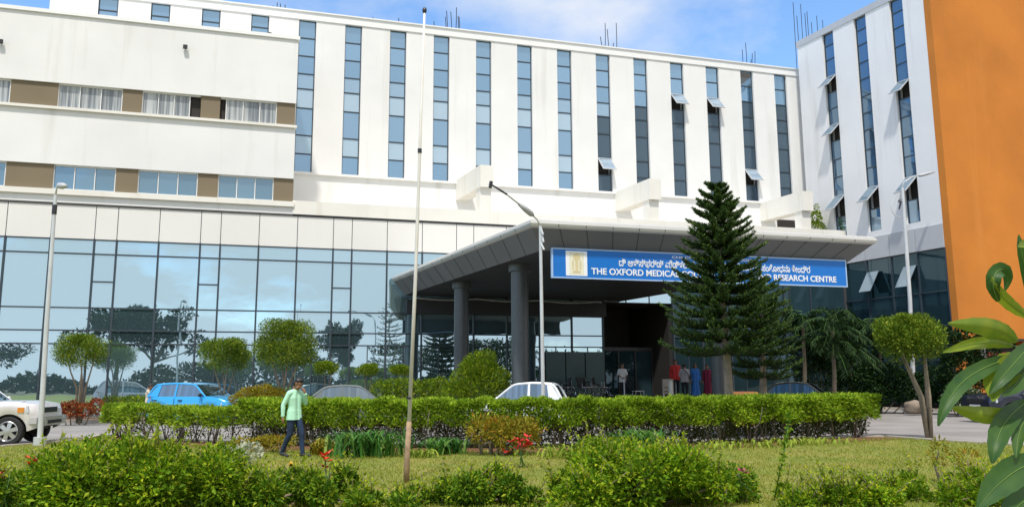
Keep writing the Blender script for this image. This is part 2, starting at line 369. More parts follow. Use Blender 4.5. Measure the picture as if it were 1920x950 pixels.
# ================================================================== buildings
def pane_quad(mb, fr, s0, s1, t, z0, z1, m=0, jit=.0035):
    """one glass pane, set a hair out of true so that its reflection differs from its neighbour's"""
    j = (rng.random(2) - .5) * 2 * jit; w, h = s1 - s0, z1 - z0
    T = lambda a, b: t + j[0] * a * w + j[1] * b * h
    mb.quad(fr.P(s0, T(-.5, -.5), z0), fr.P(s1, T(.5, -.5), z0), fr.P(s1, T(.5, .5), z1), fr.P(s0, T(-.5, .5), z1), m)
ZF = [0, .118, .238, .357, .457, .584, .762, .882, 1.0]
def window_strip(parent, fr, s, w, zs, glass, depth=.16, opens=(), name='window', ang=38, clear=()):  # clear: panes that get the darker painted-reflection glass
    """a tall slot window: panes between transoms, and any top-hung sashes that stand open"""
    mb = MB(); f = MB(); s0, s1 = s - w / 2, s + w / 2
    for k in range(len(zs) - 1):
        z1, z0 = zs[k], zs[k + 1]
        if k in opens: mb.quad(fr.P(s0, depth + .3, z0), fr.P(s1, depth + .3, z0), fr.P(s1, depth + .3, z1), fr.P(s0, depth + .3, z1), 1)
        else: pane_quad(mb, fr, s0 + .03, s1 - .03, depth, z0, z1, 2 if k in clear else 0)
    win = mb.build(name, [glass, M['dark'], M['glass_dark_reflection']], parent)
    for z in zs: f.box(fr, s0 + .03, s1 - .03, depth - .035, depth + .02, z - .03, z + .03)
    f.box(fr, s0, s0 + .04, depth - .04, depth + .1, zs[-1] - .03, zs[0] + .03); f.box(fr, s1 - .04, s1, depth - .04, depth + .1, zs[-1] - .03, zs[0] + .03)
    f.build('frame', M['frame'], win)
    for k in opens:
        z1, z0 = zs[k], zs[k + 1]; h = z1 - z0; a = R(ang); c, sn = math.cos(a), math.sin(a)
        o = MB(); q = lambda u, v, w_: fr.P(u, depth - .05 - v * sn - w_ * c, z1 - v * c + w_ * sn)
        o.quad(q(s0 + .06, h, 0), q(s1 - .06, h, 0), q(s1 - .06, .0, 0), q(s0 + .06, .0, 0), 0)
        for (u0, u1, v0, v1) in ((s0 + .03, s0 + .08, 0, h), (s1 - .08, s1 - .03, 0, h), (s0 + .08, s1 - .08, 0, .05), (s0 + .08, s1 - .08, h - .05, h)):
            o.hexa([q(u0, v0, -.025), q(u1, v0, -.025), q(u1, v1, -.025), q(u0, v1, -.025), q(u0, v0, .025), q(u1, v0, .025), q(u1, v1, .025), q(u0, v1, .025)], 1)
        o.build('open_sash', [M['glass_sash'] if fr is FM else M['sash_grey'], M['bandgrey']], win)
    return win
M['glass_dark_reflection'] = glassmat('painted_reflection_glass', (.38, .52, .62), (.03, .045, .06), .22, .22, .03, .05)  # dark reflection across the right-hand slot windows, painted as a darker glass
M['glass_sash'] = glassmat('sash_glass', (.70, .78, .86), (.16, .22, .28), .42, .1, .08, .05)
M['sash_grey'] = glassmat('grey_sash_glass', (.46, .54, .60), (.10, .14, .17), .40, .2, .08, .05)

# ---- long block with the vertical window slots
blk = thing('hospital_block', 'long white hospital block with a row of tall blue slot windows', 'building')
ZT, ZB = 21.55, 12.88
cent = [6.53 + 2.528 * k for k in range(-4, 13)]
w = MB(); SL, SR = -6.3, 40.5
edges = [SL]
for k, c in enumerate(cent): edges += [c - .47, c + .47]
edges.append(SR)
for k in range(0, len(edges), 2): w.box(FM, edges[k], edges[k + 1], 0, .55, ZB, ZT)
for k in range(4): w.box(FM, cent[k] - .47, cent[k] + .47, 0, .55, ZB, 20.42)
w.box(FM, SL, SR, 0, .55, 9.0, ZB); w.box(FM, SL, SR, .55, 14, 9.0, ZT)
w.build('wall', M['white'], blk)
w = MB(); w.box(FM, SL - .04, SR, -.06, 14, ZT, 21.98); w.box(FM, SL - .08, SR, -.13, .5, 21.98, 22.05); w.build('parapet', M['coping'], blk)
w = MB(); w.box(FM, 4, SR, -.16, 0, 12.72, 12.84); w.build('ledge', M['white'], blk)
DARK_REFL = [8, 8, 8, 8, 8, 8, 8, 4, 3, 2, 2, 2, 2]  # pane index where the painted dark reflection starts, per slot
opens = {7: (6,), 9: (2,), 10: (2,), 11: (6,)}
H = ZT - ZB
for k, c in enumerate(cent):
    if k < 4: window_strip(blk, FM, c, .92, [ZT, 20.86, 20.44], M['glass_blue'])
    else: window_strip(blk, FM, c, .92, [ZT - H * z for z in ZF], M['glass_blue'], opens=opens.get(k - 4, ()), clear=range(DARK_REFL[k - 4], 8))
w = MB(); w.box(FM, 36.0, 37.55, -.03, .05, 10.75, 11.75); w.build('vent', M['dark'], blk)
bm_ = MB()
for s, zt in ((15.35, 12.95), (25.15, 12.85), (35.15, 12.75)):
    bm_.box(FM, s - .36, s + .36, -3.7, 0, zt - 1.18, zt); 
    bm_.box(FM, s - .30, s + .30, -3.5, -2.9, 10.2, zt - 1.18)
    bm_.build('beam', M['cream'], blk); bm_ = MB()
settle(blk)

# ---- banded block at the left
fb = thing('banded_block', 'white block with two recessed bands of taupe panels and windows', 'building')
w = MB(); SB = 5.5
for z0, z1 in ((9.75, 10.17), (10.42, 10.44), (11.61, 14.19), (15.5, 18.85)): w.box(FA, -30, SB, 0, 3.4, z0, z1)
w.box(FA, -30, SB - .02, .5, 3.4, 10.44, 11.61); w.box(FA, -30, SB - .02, .5, 3.4, 14.3, 15.5)
w.build('wall', M['white'], fb)
w = MB(); w.box(FA, -30, SB + .06, -.09, 3.45, 18.85, 19.03); w.build('coping', M['coping'], fb)
for z0, z1 in ((10.17, 10.42), (14.19, 14.32)):
    w = MB(); w.box(FA, -30, SB + .05, -.14, .6, z0, z1); w.build('sill', M['cream'], fb)
def spx(xs, y): return [FA.hit(x, y)[0] for x in xs]
def band(z0, z1, tp, wins, y, panes):
    for a, b in tp:
        s0, s1 = spx((a, b), y); q = MB(); q.box(FA, s0, s1, .10, .49, z0, z1); q.build('taupe_panel', M['taupe'], fb)
    for (a, b, kind) in wins:
        s0, s1 = spx((a, b), y); q = MB(); f = MB()
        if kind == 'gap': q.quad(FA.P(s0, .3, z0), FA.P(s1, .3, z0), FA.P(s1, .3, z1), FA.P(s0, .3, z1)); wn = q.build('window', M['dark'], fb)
        else:
            n = panes if kind != 'half' else 1
            for k in range(n): pane_quad(q, FA, s0 + (s1 - s0) * k / n + .03, s0 + (s1 - s0) * (k + 1) / n - .03, .2, z0 + .05, z1 - .05)
            wn = q.build('window', M['glass_curtain'] if kind == 'curtain' else M['glass_band'], fb)
            for k in range(n + 1): u = s0 + (s1 - s0) * k / n; f.box(FA, u - .022, u + .022, .14, .24, z0, z1)
        f.box(FA, s0, s1, .14, .24, z0, z0 + .06); f.box(FA, s0, s1, .14, .24, z1 - .06, z1); f.build('frame', M['whiteframe'], wn)
# curtained glass: pale vertical folds seen behind the pane
def curtain_glass():
    m, t, p, o = base_mat('curtained_glass')
    f = noise(t, 1.0, 3, .6, (9, 9, .15))
    t.links.new(mixrgb(t, ramp(t, f, .42, .62), (.15, .17, .19), (.46, .48, .48)), p.inputs['Base Color']); p.inputs['Roughness'].default_value = .12; p.inputs['Coat Weight'].default_value = .6
    return m
M['glass_curtain'] = curtain_glass()
band(14.32, 15.5, [(-220, -110), (18, 108), (230, 267), (378, 414), (521, 555)], [(-110, 17, 'curtain'), (109, 229, 'curtain'), (268, 357, 'curtain'), (357, 377, 'gap'), (415, 425, 'gap'), (426, 520, 'curtain')], 180, 3)
band(10.44, 11.61, [(-220, -100), (8, 98), (216, 258), (371, 409), (514, 551)], [(-100, 7, 'w'), (99, 215, 'w'), (259, 370, 'w'), (410, 513, 'w')], 345, 3)
settle(fb)

# ---- glazed podium
pod = thing('glass_podium', 'glass curtain wall storey reflecting trees and sky below the white blocks', 'building')
bays = [-14.1, -12.3, -11.4, -9.6, -8.7, -6.87, -5.06, -3.25, -2.31, -.51, 1.32, 2.22, 3.98, 5.78, 7.52, 8.44, 10.2, 12.0, 13.8, 14.72, 16.5, 18.3, 20.1, 21.9, 26.1, 27.9, 29.7, 31.5, 33.3, 35.1, 37.4]
ZL = [.12, 3.4, 4.0, 5.02, 7.49, 8.15]
fr = MB()
for a, b in zip(bays[:-1], bays[1:]):
    narrow = b - a < 1.2; door = 21 < a < 26
    zb = .74 if a > 13 else .12
    zs = [zb] + ZL[1:]
    if narrow: zs = [zb, 3.4, 4.0, 5.02, 6.22, 7.49, 8.15]
    if door: zs = [5.85, 7.49, 8.15]
    q = MB()
    for z0, z1 in zip(zs[:-1], zs[1:]):
        if door or not (z0 < 3 and b - a > 1.2):
            n = 3 if door else 1
        else: n = 2 if a > 5 else 1
        for k in range(n):
            pane_quad(q, FA, a + (b - a) * k / n, a + (b - a) * (k + 1) / n, .06, z0, z1)
            if k: fr.box(FA, a + (b - a) * k / n - .02, a + (b - a) * k / n + .02, .02, .1, z0, z1)
        fr.box(FA, a, b, .005, .1, z1 - .03, z1 + .03)
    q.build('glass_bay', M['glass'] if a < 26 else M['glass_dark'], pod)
    q = MB()
    pane_quad(q, FA, a + .015, b - .015, .03, 8.18, 9.72, 0, .001)
    q.build('spandrel', M['spandrel'], pod)
for s in bays:
    z0 = 5.85 if 22.5 < s < 25.9 else .1
    fr.box(FA, s - .035, s + .035, -.03, .1, z0, 8.2)
    fr.box(FA, s - .012, s + .012, .02, .1, 8.2, 9.75)
fr.build('mullion', M['frame'], pod)
w = MB(); w.box(FA, -16, 21.9, .12, .5, 0, 9.75); w.box(FA, 26.1, 38.4, .12, .5, 0, 9.75); w.box(FA, 21.9, 26.1, .12, .5, 5.85, 9.75)
w.box(FA, -16, 38.4, -.02, .5, 9.74, 9.82, 0); w.build('backing_wall', M['joint'], pod)
w = MB(); w.box(FA, 5.5, 38.4, -.06, 3.5, 9.82, 10.5); w.box(FA, -16, 5.5, .06, 3.5, 9.70, 9.76); w.build('parapet', M['cream'], pod)
# dark entrance lobby
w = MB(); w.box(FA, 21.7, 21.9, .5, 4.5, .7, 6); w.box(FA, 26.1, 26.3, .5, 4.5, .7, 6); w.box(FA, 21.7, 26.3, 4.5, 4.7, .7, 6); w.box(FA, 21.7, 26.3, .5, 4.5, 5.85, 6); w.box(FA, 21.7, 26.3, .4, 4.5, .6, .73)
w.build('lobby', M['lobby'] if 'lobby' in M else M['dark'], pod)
q = MB()
for k in range(4): pane_quad(q, FA, 21.95 + k * 1.04, 22.9 + k * 1.04, 2.2, .75, 3.3)
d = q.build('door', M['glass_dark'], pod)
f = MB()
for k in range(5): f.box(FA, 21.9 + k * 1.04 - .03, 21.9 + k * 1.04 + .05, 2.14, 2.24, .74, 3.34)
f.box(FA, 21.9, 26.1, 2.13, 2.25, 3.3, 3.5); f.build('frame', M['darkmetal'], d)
w = MB(); w.box(FA, 11.15, 21.9, -.35, -.03, 5.02, 5.72); w.build('portal_beam', M['soffit'], pod)
# teal interior light behind the wheelchairs, painted on as added panels
w = MB()
for k in range(3): w.box(FA, 18.6 + k * 1.1, 19.64 + k * 1.1, -.1, -.06, .74, 3.15)
w.build('teal_light_panel', mat('teal_light_paint', (.045, .10, .10), .25, .2, 1), pod)
settle(pod)

# ---- side wing
wing = thing('side_wing', 'tall pale wing at a right angle with slot windows and open sashes', 'building')
sc_ = [-3.33, -5.86, -8.45]; zt, zb = 23.2, 10.1
w = MB(); ed = [-.75]
for c in sc_: ed += [c + .45, c - .45]
ed.append(-10.22)
for k in range(0, len(ed), 2): w.box(FW, ed[k + 1], ed[k], 0, .55, 9.75, zt)
for c in sc_: w.box(FW, c - .45, c + .45, 0, .55, 9.75, zb)
w.box(FW, -10.22, -.75, .55, 9, 9.75, zt); w.build('wall', M['white_wing'], wing)
w = MB(); w.box(FW, -10.25, -.70, -.05, 9, zt, 23.62); w.build('parapet', M['bandgrey'], wing)
wf = [0, .06, .13, .215, .295, .375, .455, .535, .625, .71, .80, .90, 1.0]
zz = [zt - (zt - zb) * f_ for f_ in wf]
for c, op in zip(sc_, ((3, 6, 10), (10,), (5, 10))): window_strip(wing, FW, c, .88, zz, M['glass_wing'], opens=op, ang=44)
w = MB()
for a in range(6): w.box(FW, -10.22 + a * 1.72, -10.22 + (a + 1) * 1.72 - .03, -.06, .3, 8.48, 9.73)
w.build('cladding', M['bandgrey'], wing)
q = MB(); f = MB()
for a in range(6):
    s0 = -10.22 + a * 1.72
    for z0, z1 in ((.3, 2.6), (2.6, 4.4), (4.4, 6.2), (6.2, 8.46)):
        pane_quad(q, FW, s0, s0 + 1.72, .05, z0, z1); f.box(FW, s0, s0 + 1.72, -.01, .1, z1 - .03, z1 + .03)
    f.box(FW, s0 - .035, s0 + .035, -.03, .1, .1, 8.48)
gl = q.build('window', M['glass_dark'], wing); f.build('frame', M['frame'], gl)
for s0, z1 in ((FW.hit(1642, 525)[0] - .35, 7.75), (FW.hit(1712, 520)[0] - .35, 7.75)):
    o = MB(); a = R(30)
    o.hexa([FW.P(s0 + u * .8, -.08 - v * 1.35 * math.sin(a) - e * .04, z1 - v * 1.35 * math.cos(a)) for e in (0, 1) for u, v in ((0, 1), (1, 1), (1, 0), (0, 0))])
    o.build('open_sash', M['sash_grey'], wing)
w = MB(); w.box(FW, -10.22, -.3, .3, 9, 0, 9.75); w.build('backing_wall', M['joint'], wing)
settle(wing)

# ---- orange wall
ob = thing('orange_block', 'blank orange painted end block at the right', 'building')
s0, s1 = FO.hit(1822, 670)[0], FO.hit(1905, 670)[0]; z0, z1 = FO.hit(1850, 706)[1], FO.hit(1850, 640)[1]
w = MB(); w.box(FO, 0, s0, -.42, -.01, 0, 27); w.box(FO, s1, 26, -.42, -.01, 0, 27); w.box(FO, s0, s1, -.42, -.01, z1, 27); w.box(FO, s0, s1, -.42, -.01, 0, z0); w.box(FO, 9.7, 26, -.01, 9, 0, 27)
w.build('wall', M['orange'], ob)
q = MB(); q.box(FO, s0 - .05, s1 + .05, -.09, -.03, z0, z1, 1); q.box(FO, s0 + .22, s0 + .52, -.36, -.10, z0, z1 - .32, 0); q.box(FO, s0 + .75, s1 - .3, -.16, -.10, z0 + .2, z1 - .55, 2)
q.box(FO, s0 - .1, s1 + .1, -.75, -.43, z1 - .02, z1 + .12, 1)
q.build('window', [M['whiteframe'], M['dark'], mat('red_panel', (.5, .08, .05), .5)], ob)
settle(ob)

# ---- entrance canopy
can = thing('entrance_canopy', 'grey metal entrance canopy with rounded edge carrying the blue banner', 'canopy')
WD, DP, BT, BB, FB = 13.5, 15.9, 6.82, 6.56, 5.90
def ring(ins, z):    # plan outline inset by ins: front-left, front-right, back-right, back-left
    return [FC.P(ins, ins, z), FC.P(WD - ins * 1.25, ins, z), FC.P(WD - ins * 1.25, DP + 1.3, z), FC.P(ins, DP, z)]
prof = [(.30, 6.86), (.12, 6.85), (.03, 6.79), (0, 6.69), (.03, 6.60), (.10, 6.55)]
b = MB(); rs = [ring(i, z) for i, z in prof]
for a, c in zip(rs[:-1], rs[1:]):
    for k in range(4): b.quad(a[k], a[(k + 1) % 4], c[(k + 1) % 4], c[k])
b.poly(rs[0]); b.build('edge_trim', M['canopy_top'], can, smooth='edge')
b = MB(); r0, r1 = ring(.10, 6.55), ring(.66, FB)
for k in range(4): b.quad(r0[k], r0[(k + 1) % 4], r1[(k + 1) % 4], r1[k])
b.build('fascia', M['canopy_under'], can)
b = MB()
def seam(p, q, wd):
    p, q = np.array(p), np.array(q); b.tube([p, q], wd, 4)
def lerp(a, c, t): return tuple(np.array(a) * (1 - t) + np.array(c) * t)
nF, nS = 14, 13
for k in range(1, nF): seam(lerp(r0[0], r0[1], k / nF), lerp(r1[0], r1[1], k / nF), .014); seam(lerp(rs[2][0], rs[2][1], k / nF), lerp(r0[0], r0[1], k / nF), .012); seam(lerp(rs[3][0], rs[3][1], k / nF), lerp(rs[4][0], rs[4][1], k / nF), .012)
for k in range(1, nS): seam(lerp(r0[0], r0[3], k / nS), lerp(r1[0], r1[3], k / nS), .014); seam(lerp(rs[3][0], rs[3][3], k / nS), lerp(rs[4][0], rs[4][3], k / nS), .012)
b.build('panel_joint', M['joint'], can)
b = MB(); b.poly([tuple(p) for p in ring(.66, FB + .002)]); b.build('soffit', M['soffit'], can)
colx = atY(975, 600, 30.2)
c0 = np.array([colx[0], 30.2])
for off in (0, 6.0):
    for sx in ((0, 8.2) if off == 0 else (0,)):
        p = c0 + dP * off + dF * sx; q = MB(); q.lathe((p[0], p[1], 0), (0, 0, 1), [(0, .36), (.72, .36), (.72, .325), (5.62, .325), (5.64, .42), (FB, .42)], 28)
        c = q.build('column', M['column'], can, smooth='edge')
settle(can)

# ---- banner with its lettering
ban = thing('name_banner', 'long blue hospital name banner with white lettering under the canopy', 'banner')
FB_ = Frame(np.array(FC.P(0, .5, 0)[:2]), dF, dP)
sb0, zb1 = FB_.hit(1035, 462); _, zb0 = FB_.hit(1035, 519); sb1, _ = FB_.hit(1583, 487); zb1 = min(zb1, 5.95)
q = MB(); q.box(FB_, sb0, sb1, -.03, .03, zb0, zb1); q.build('board', M['blue'], ban)
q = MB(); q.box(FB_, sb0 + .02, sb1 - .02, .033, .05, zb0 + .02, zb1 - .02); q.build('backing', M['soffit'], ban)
q = MB(); e = .032
for a in ((sb0 - e, sb1 + e, zb1 - .01, zb1 + e), (sb0 - e, sb1 + e, zb0 - e, zb0 + .01), (sb0 - e, sb0 + .01, zb0 + .01, zb1 - .01), (sb1 - .01, sb1 + e, zb0 + .01, zb1 - .01)):
    q.box(FB_, a[0], a[1], -.045, .045, a[2], a[3])
q.build('rim', M['banner_rim'], ban)
la, lb = FB_.hit(1060, 490)[0], FB_.hit(1100, 490)[0]
q = MB(); q.box(FB_, la, lb, -.036, -.03, zb0 + .06, zb1 - .05); lg = q.build('emblem', M['letter'], ban)
q = MB(); cx = (la + lb) / 2; cz = (zb0 + zb1) / 2
q.box(FB_, la + .12, lb - .12, -.040, -.036, zb0 + .10, zb1 - .10); q.build('emblem_field', M['logo'], lg)
q = MB(); q.box(FB_, cx - .05, cx + .05, -.044, -.040, cz - .28, cz + .16); q.box(FB_, cx - .14, cx + .14, -.0435, -.040, cz - .32, cz - .24)
q.box(FB_, cx - .16, cx - .10, -.0438, -.040, cz - .2, cz + .1); q.box(FB_, cx + .10, cx + .16, -.0438, -.040, cz - .2, cz + .1); q.poly([FB_.P(cx + .13 * math.cos(a), -.045, cz + .22 + .13 * math.sin(a)) for a in np.linspace(0, 2 * math.pi, 16, endpoint=False)])
q.build('emblem_mark', M['logo2'], lg)
xax = Vector((dF[0], dF[1], 0)); zax = Vector((0, 0, 1)); yax = xax.cross(zax) * -1
def lettering(name, text, s0, s1, z0, h, off, bold=.012):
    cu = bpy.data.curves.new(name, 'FONT'); cu.body = text; cu.size = 1; cu.extrude = .004; cu.offset = bold
    t = bpy.data.objects.new(name, cu); COL.objects.link(t); bpy.context.view_layer.update()
    me = bpy.data.meshes.new_from_object(t.evaluated_get(bpy.context.evaluated_depsgraph_get())); bpy.data.objects.remove(t)
    a = np.empty(len(me.vertices) * 3); me.vertices.foreach_get('co', a); a = a.reshape(-1, 3)
    mn, mx = a.min(0), a.max(0); k = (s1 - s0) / (mx[0] - mn[0]); kz = h / (mx[1] - mn[1])
    u = (a[:, 0] - mn[0]) * k + s0; z = (a[:, 1] - mn[1]) * kz + z0; d = a[:, 2]
    nx, ny = dF[1], -dF[0]
    o = np.stack([FB_.o[0] + dF[0] * u + nx * (off + d), FB_.o[1] + dF[1] * u + ny * (off + d), z], 1)
    me.vertices.foreach_set('co', o.reshape(-1)); me.materials.clear(); me.materials.append(M['letter']); me.update()
    return link(name, me, ban)
S = lambda x: FB_.hit(x, 510)[0]
hh = zb1 - zb0
lettering('english_lettering', 'THE OXFORD MEDICAL COLLEGE, HOSPITAL AND RESEARCH CENTRE', S(1108), S(1566), zb0 + .10 * hh, .27 * hh, .036, .022)
lettering('kannada_lettering', 'ದಿ ಆಕ್ಸ್‌ಫರ್ಡ್ ಮೆಡಿಕಲ್ ಕಾಲೇಜು, ಆಸ್ಪತ್ರೆ ಮತ್ತು ಸಂಶೋಧನಾ ಕೇಂದ್ರ', S(1160), S(1518), zb0 + .42 * hh, .33 * hh, .036, .014)
lettering('small_lettering', "CHILDREN'S EDUCATION SOCIETY", S(1260), S(1430), zb0 + .82 * hh, .10 * hh, .036, .01)
settle(ban)
# sagging white cable below the canopy
q = MB(); pts = []
for k in range(41):
    s = 11.4 + 10.2 * k / 40; u = (k % 13) / 13.; pts.append(FA.P(s, -.42, 5.80 - .10 * math.sin(math.pi * u)))
q.tube(pts, .035, 6)
settle(tag(q.build('light_cable', M['steel']), 'white sagging cable strung below the canopy at the glass wall', 'cable'))

# ================================================================== vegetation
LM = {}
LM['hedge'] = leafmat('hedge_leaf', (.10, .22, .012), (.40, .57, .03), (.60, .70, .08), .42)
LM['shrub'] = leafmat('shrub_leaf', (.06, .16, .008), (.26, .42, .014), (.50, .56, .03), .38)
LM['shrub2'] = leafmat('shrub_leaf_dark', (.045, .13, .010), (.19, .33, .016), (.40, .46, .03), .36)
LM['topiary'] = leafmat('topiary_leaf', (.045, .105, .008), (.18, .28, .018), (.42, .46, .05), .30)
LM['bushy'] = leafmat('bushy_leaf', (.06, .14, .008), (.24, .36, .015), (.44, .48, .03), .32)
LM['pine'] = leafmat('pine_needle', (.018, .054, .008), (.058, .125, .015), (.22, .30, .04), .16)
LM['pinecord'] = mat('pine_branchlet', (.022, .05, .010), .7, .3, 5)
LM['dark'] = leafmat('shaded_dark_leaf', (.007, .026, .008), (.022, .058, .013), (.05, .10, .02), .15)  # leaf colour darkened to hold the shade over palms and planting by the wing
LM['far'] = leafmat('far_tree_leaf', (.012, .030, .012), (.03, .06, .018), None, .15)
LM['redleaf'] = leafmat('red_leaf', (.22, .05, .02), (.42, .10, .04), (.30, .22, .05), .25)
LM['croton'] = leafmat('croton_leaf', (.16, .17, .012), (.42, .36, .03), (.40, .16, .02), .3)
LM['strap'] = leafmat('strap_leaf', (.03, .12, .02), (.10, .26, .04), (.28, .40, .08), .3)
LM['lime'] = leafmat('lime_leaf', (.20, .30, .03), (.42, .50, .07), None, .35)
LM['pale'] = leafmat('pale_leaf', (.35, .40, .25), (.55, .56, .42), None, .3)
LM['variegated'] = leafmat('variegated_leaf', (.03, .09, .02), (.05, .13, .03), (.6, .62, .5), .25)
LM['shoot'] = leafmat('young_shoot_leaf', (.16, .28, .012), (.46, .56, .025), (.58, .52, .04), .42)
LM['inner'] = leafmat('hedge_shade_leaf', (.04, .075, .012), (.09, .13, .02), (.16, .11, .04), .2)  # darker leaf colour paints the shade inside the hedge
LM['grass'] = leafmat('grass_blade', (.22, .265, .028), (.30, .335, .042), (.38, .37, .08), .25)
LM['gbig'] = leafmat('big_leaf', (.045, .13, .015), (.16, .25, .02), None, .42, .32, .5)

M['hedgestem'] = mat('hedge_stem', (.19, .16, .115), .9, .4, 8)
def stems(parent, pts_list, m, name='stem', n=5):
    q = MB()
    for pts, r in pts_list: q.tube(pts, r, n)
    return q.build(name, m, parent, smooth=True)

# ---- the clipped hedge
def hedge(pts, top, low, wid, nleaf, label, dens=1.):
    h = thing('clipped_hedge', label, 'hedge', group='clipped hedge sections along the driveway')
    P = [np.array(p, float) for p in pts]; seg = [np.linalg.norm(b - a) for a, b in zip(P[:-1], P[1:])]; cum = np.concatenate([[0], np.cumsum(seg)]); tot = cum[-1]
    def at(u):
        k = np.clip(np.searchsorted(cum, u, side='right') - 1, 0, len(seg) - 1); a, b = np.array(P)[k], np.array(P)[k + 1]
        f = ((u - cum[k]) / np.array(seg)[k])[:, None]; d = unit(b - a); return a + (b - a) * f, np.stack([-d[:, 1], d[:, 0]], 1)
    n = nleaf; u = rng.random(n) * tot; c, nn = at(u)
    wob = .06 * np.sin(u * 5.1) + .05 * np.sin(u * 12.7 + 1)
    face = rng.random(n); v = np.empty(n); z = np.empty(n); D = np.empty((n, 3)); hw = wid / 2
    side = face < .55
    v[side] = np.where(rng.random(side.sum()) < .75, -1, 1) * hw * (1 - .35 * rng.random(side.sum()) ** 2); z[side] = low + (top - low) * rng.random(side.sum()) ** .8
    v[~side] = (rng.random((~side).sum()) * 2 - 1) * hw; z[~side] = top - .16 * rng.random((~side).sum()) ** 2
    lowcut = .14 * np.sin(u * 3.7) + .10 * np.sin(u * 9.1 + 2); z = np.maximum(z, low + lowcut * (z < low + .25))
    z += wob * (z - low) / (top - low) * .6; v *= 1 + .1 * np.sin(u * 4.3 + z * 5)
    C = np.concatenate([c + nn * v[:, None], z[:, None]], 1)
    D[:, :2] = nn * np.sign(v)[:, None] * np.where(side, .8, .15)[:, None]; D[:, 2] = np.where(side, .55, 1.)
    D = unit(D + .55 * rng.normal(size=(n, 3))); Nn = unit(np.array([0, -.4, .9]) + .5 * rng.normal(size=(n, 3)))
    leaf_mesh('foliage', C, D, Nn, rng.uniform(.07, .14, n), rng.uniform(.028, .05, n), LM['hedge'], h, .2)
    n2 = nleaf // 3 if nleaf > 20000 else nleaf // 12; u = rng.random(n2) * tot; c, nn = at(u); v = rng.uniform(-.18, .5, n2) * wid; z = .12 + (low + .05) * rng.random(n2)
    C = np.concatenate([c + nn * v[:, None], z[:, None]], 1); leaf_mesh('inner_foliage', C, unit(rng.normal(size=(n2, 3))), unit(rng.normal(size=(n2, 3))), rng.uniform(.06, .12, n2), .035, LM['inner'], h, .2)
    L = []
    for k in range(int(tot / .24)):
        u0 = np.array([(k + rng.random()) * .24]); u0 = np.minimum(u0, tot - .05); c0, n0 = at(u0); o = c0[0] - n0[0] * rng.uniform(-.1, .38)
        for j in range(rng.integers(2, 5)):
            a = rng.normal(size=2) * .16; e = o + a
            L.append(([(*o, .03), (*(o + a * .35), .03 + low * .5), (*(o + a * .8), low + .12), (*e, top - .18)], [.017, .015, .012, .006]))
    stems(h, L, M['hedgestem'])
    settle(h); return h
hedge([(-12.1, 25.5), (-10.6, 24.3)], 0.93, .42, 1.0, 5600, 'short clipped hedge clump with bare stems, nearest the white off-roader')
hedge([(-9.9, 23.7), (-8.2, 22.55), (-7.2, 22.2)], 0.90, .42, 1.0, 7000, 'clipped hedge section in front of the bright blue hatchback')
hedge([(-6.9, 22.0), (-6.0, 21.6), (-3.6, 20.75), (-.6, 20.35), (2., 20.5), (4.8, 21.1), (7.4, 22.3), (10.0, 23.7)], 1.12, .50, 1.1, 66000, 'long clipped light green hedge behind the flagpole')

# ---- loose shrubs
def shrub(name, label, cat, lumps, n, L, W, m, stem=None, group=None, up=.4, r=rng, extra=None, shoots=0):
    t = thing(name, label, cat, group=group)
    C, D, Nn = blobs(lumps, n, up=up, r=r)
    keep = C[:, 2] > .02; C, D, Nn = C[keep], D[keep], Nn[keep]; n = len(C)
    leaf_mesh('foliage', C, D, Nn, r.uniform(L * .65, L * 1.3, n), r.uniform(W * .7, W * 1.25, n), m, t, .2, .12)
    L_ = SL = []
    for c, rad in lumps[::max(1, len(lumps) // 7)]:
        b = np.array([c[0] * .6 + lumps[0][0][0] * .4, c[1] * .6 + lumps[0][0][1] * .4, .0]); L_.append(([b, (np.array(c) + b) / 2 + .05 * r.normal(size=3), c], [.03, .022, .01]))
    if shoots:
        S1, S2, S3 = [], [], []
        for i in range(shoots):
            c, rad = lumps[r.integers(len(lumps))]; d = r.normal(size=3) * [.8, .8, .2] + [0, 0, 1.]; d /= np.linalg.norm(d); p = np.array(c) + d * np.array(rad) * .8; l = r.uniform(.12, .34); e = p + nrm(d + [0, 0, .5] + .3 * r.normal(size=3)) * l; SL.append(([p, e], [.006, .003]))
            for j in range(int(8 + l * 40)):
                S1.append(p + (e - p) * r.random() ** .8); x = r.normal(size=3); S2.append(x + (e - p) / l * .9); S3.append(r.normal(size=3) + [0, 0, 1])
        leaf_mesh('young_shoots', np.array(S1), np.array(S2), np.array(S3), r.uniform(L * .45, L * .95, len(S1)), W * .75, LM['shoot'], t, .2)
    stems(t, L_, M['twig'])
    if extra: extra(t)
    return settle(t)
def hump(x0, x1, ytop, Y, depth, k, zlow=.0, seed=0):
    """lumps of a bush between image columns x0..x1 at distance Y, its top at image row ytop (a number or a list across)"""
    r = np.random.default_rng(seed); X0, X1 = atY(x0, 900, Y)[0], atY(x1, 900, Y)[0]; out = []
    ys = ytop if hasattr(ytop, '__len__') else [ytop]
    for i in range(k):
        u = (i + r.random()) / k; px = x0 + (x1 - x0) * u; yt = np.interp(u, np.linspace(0, 1, len(ys)), ys); yy = Y + (r.random() - .5) * depth
        zt = atY(px, yt, Y)[2] - zlow * 0; zt -= r.uniform(0, .12); rz = max(.15, zt * r.uniform(.26, .46)); rx = rz * r.uniform(.8, 1.25)
        z = r.uniform(.45, 1.) * (zt - rz * .95)
        if i % 3 == 0: z = zt - rz
        out.append((np.array([X0 + (X1 - X0) * u, yy, max(z, rz * .4)]), (rx, rx, rz)))
    return out
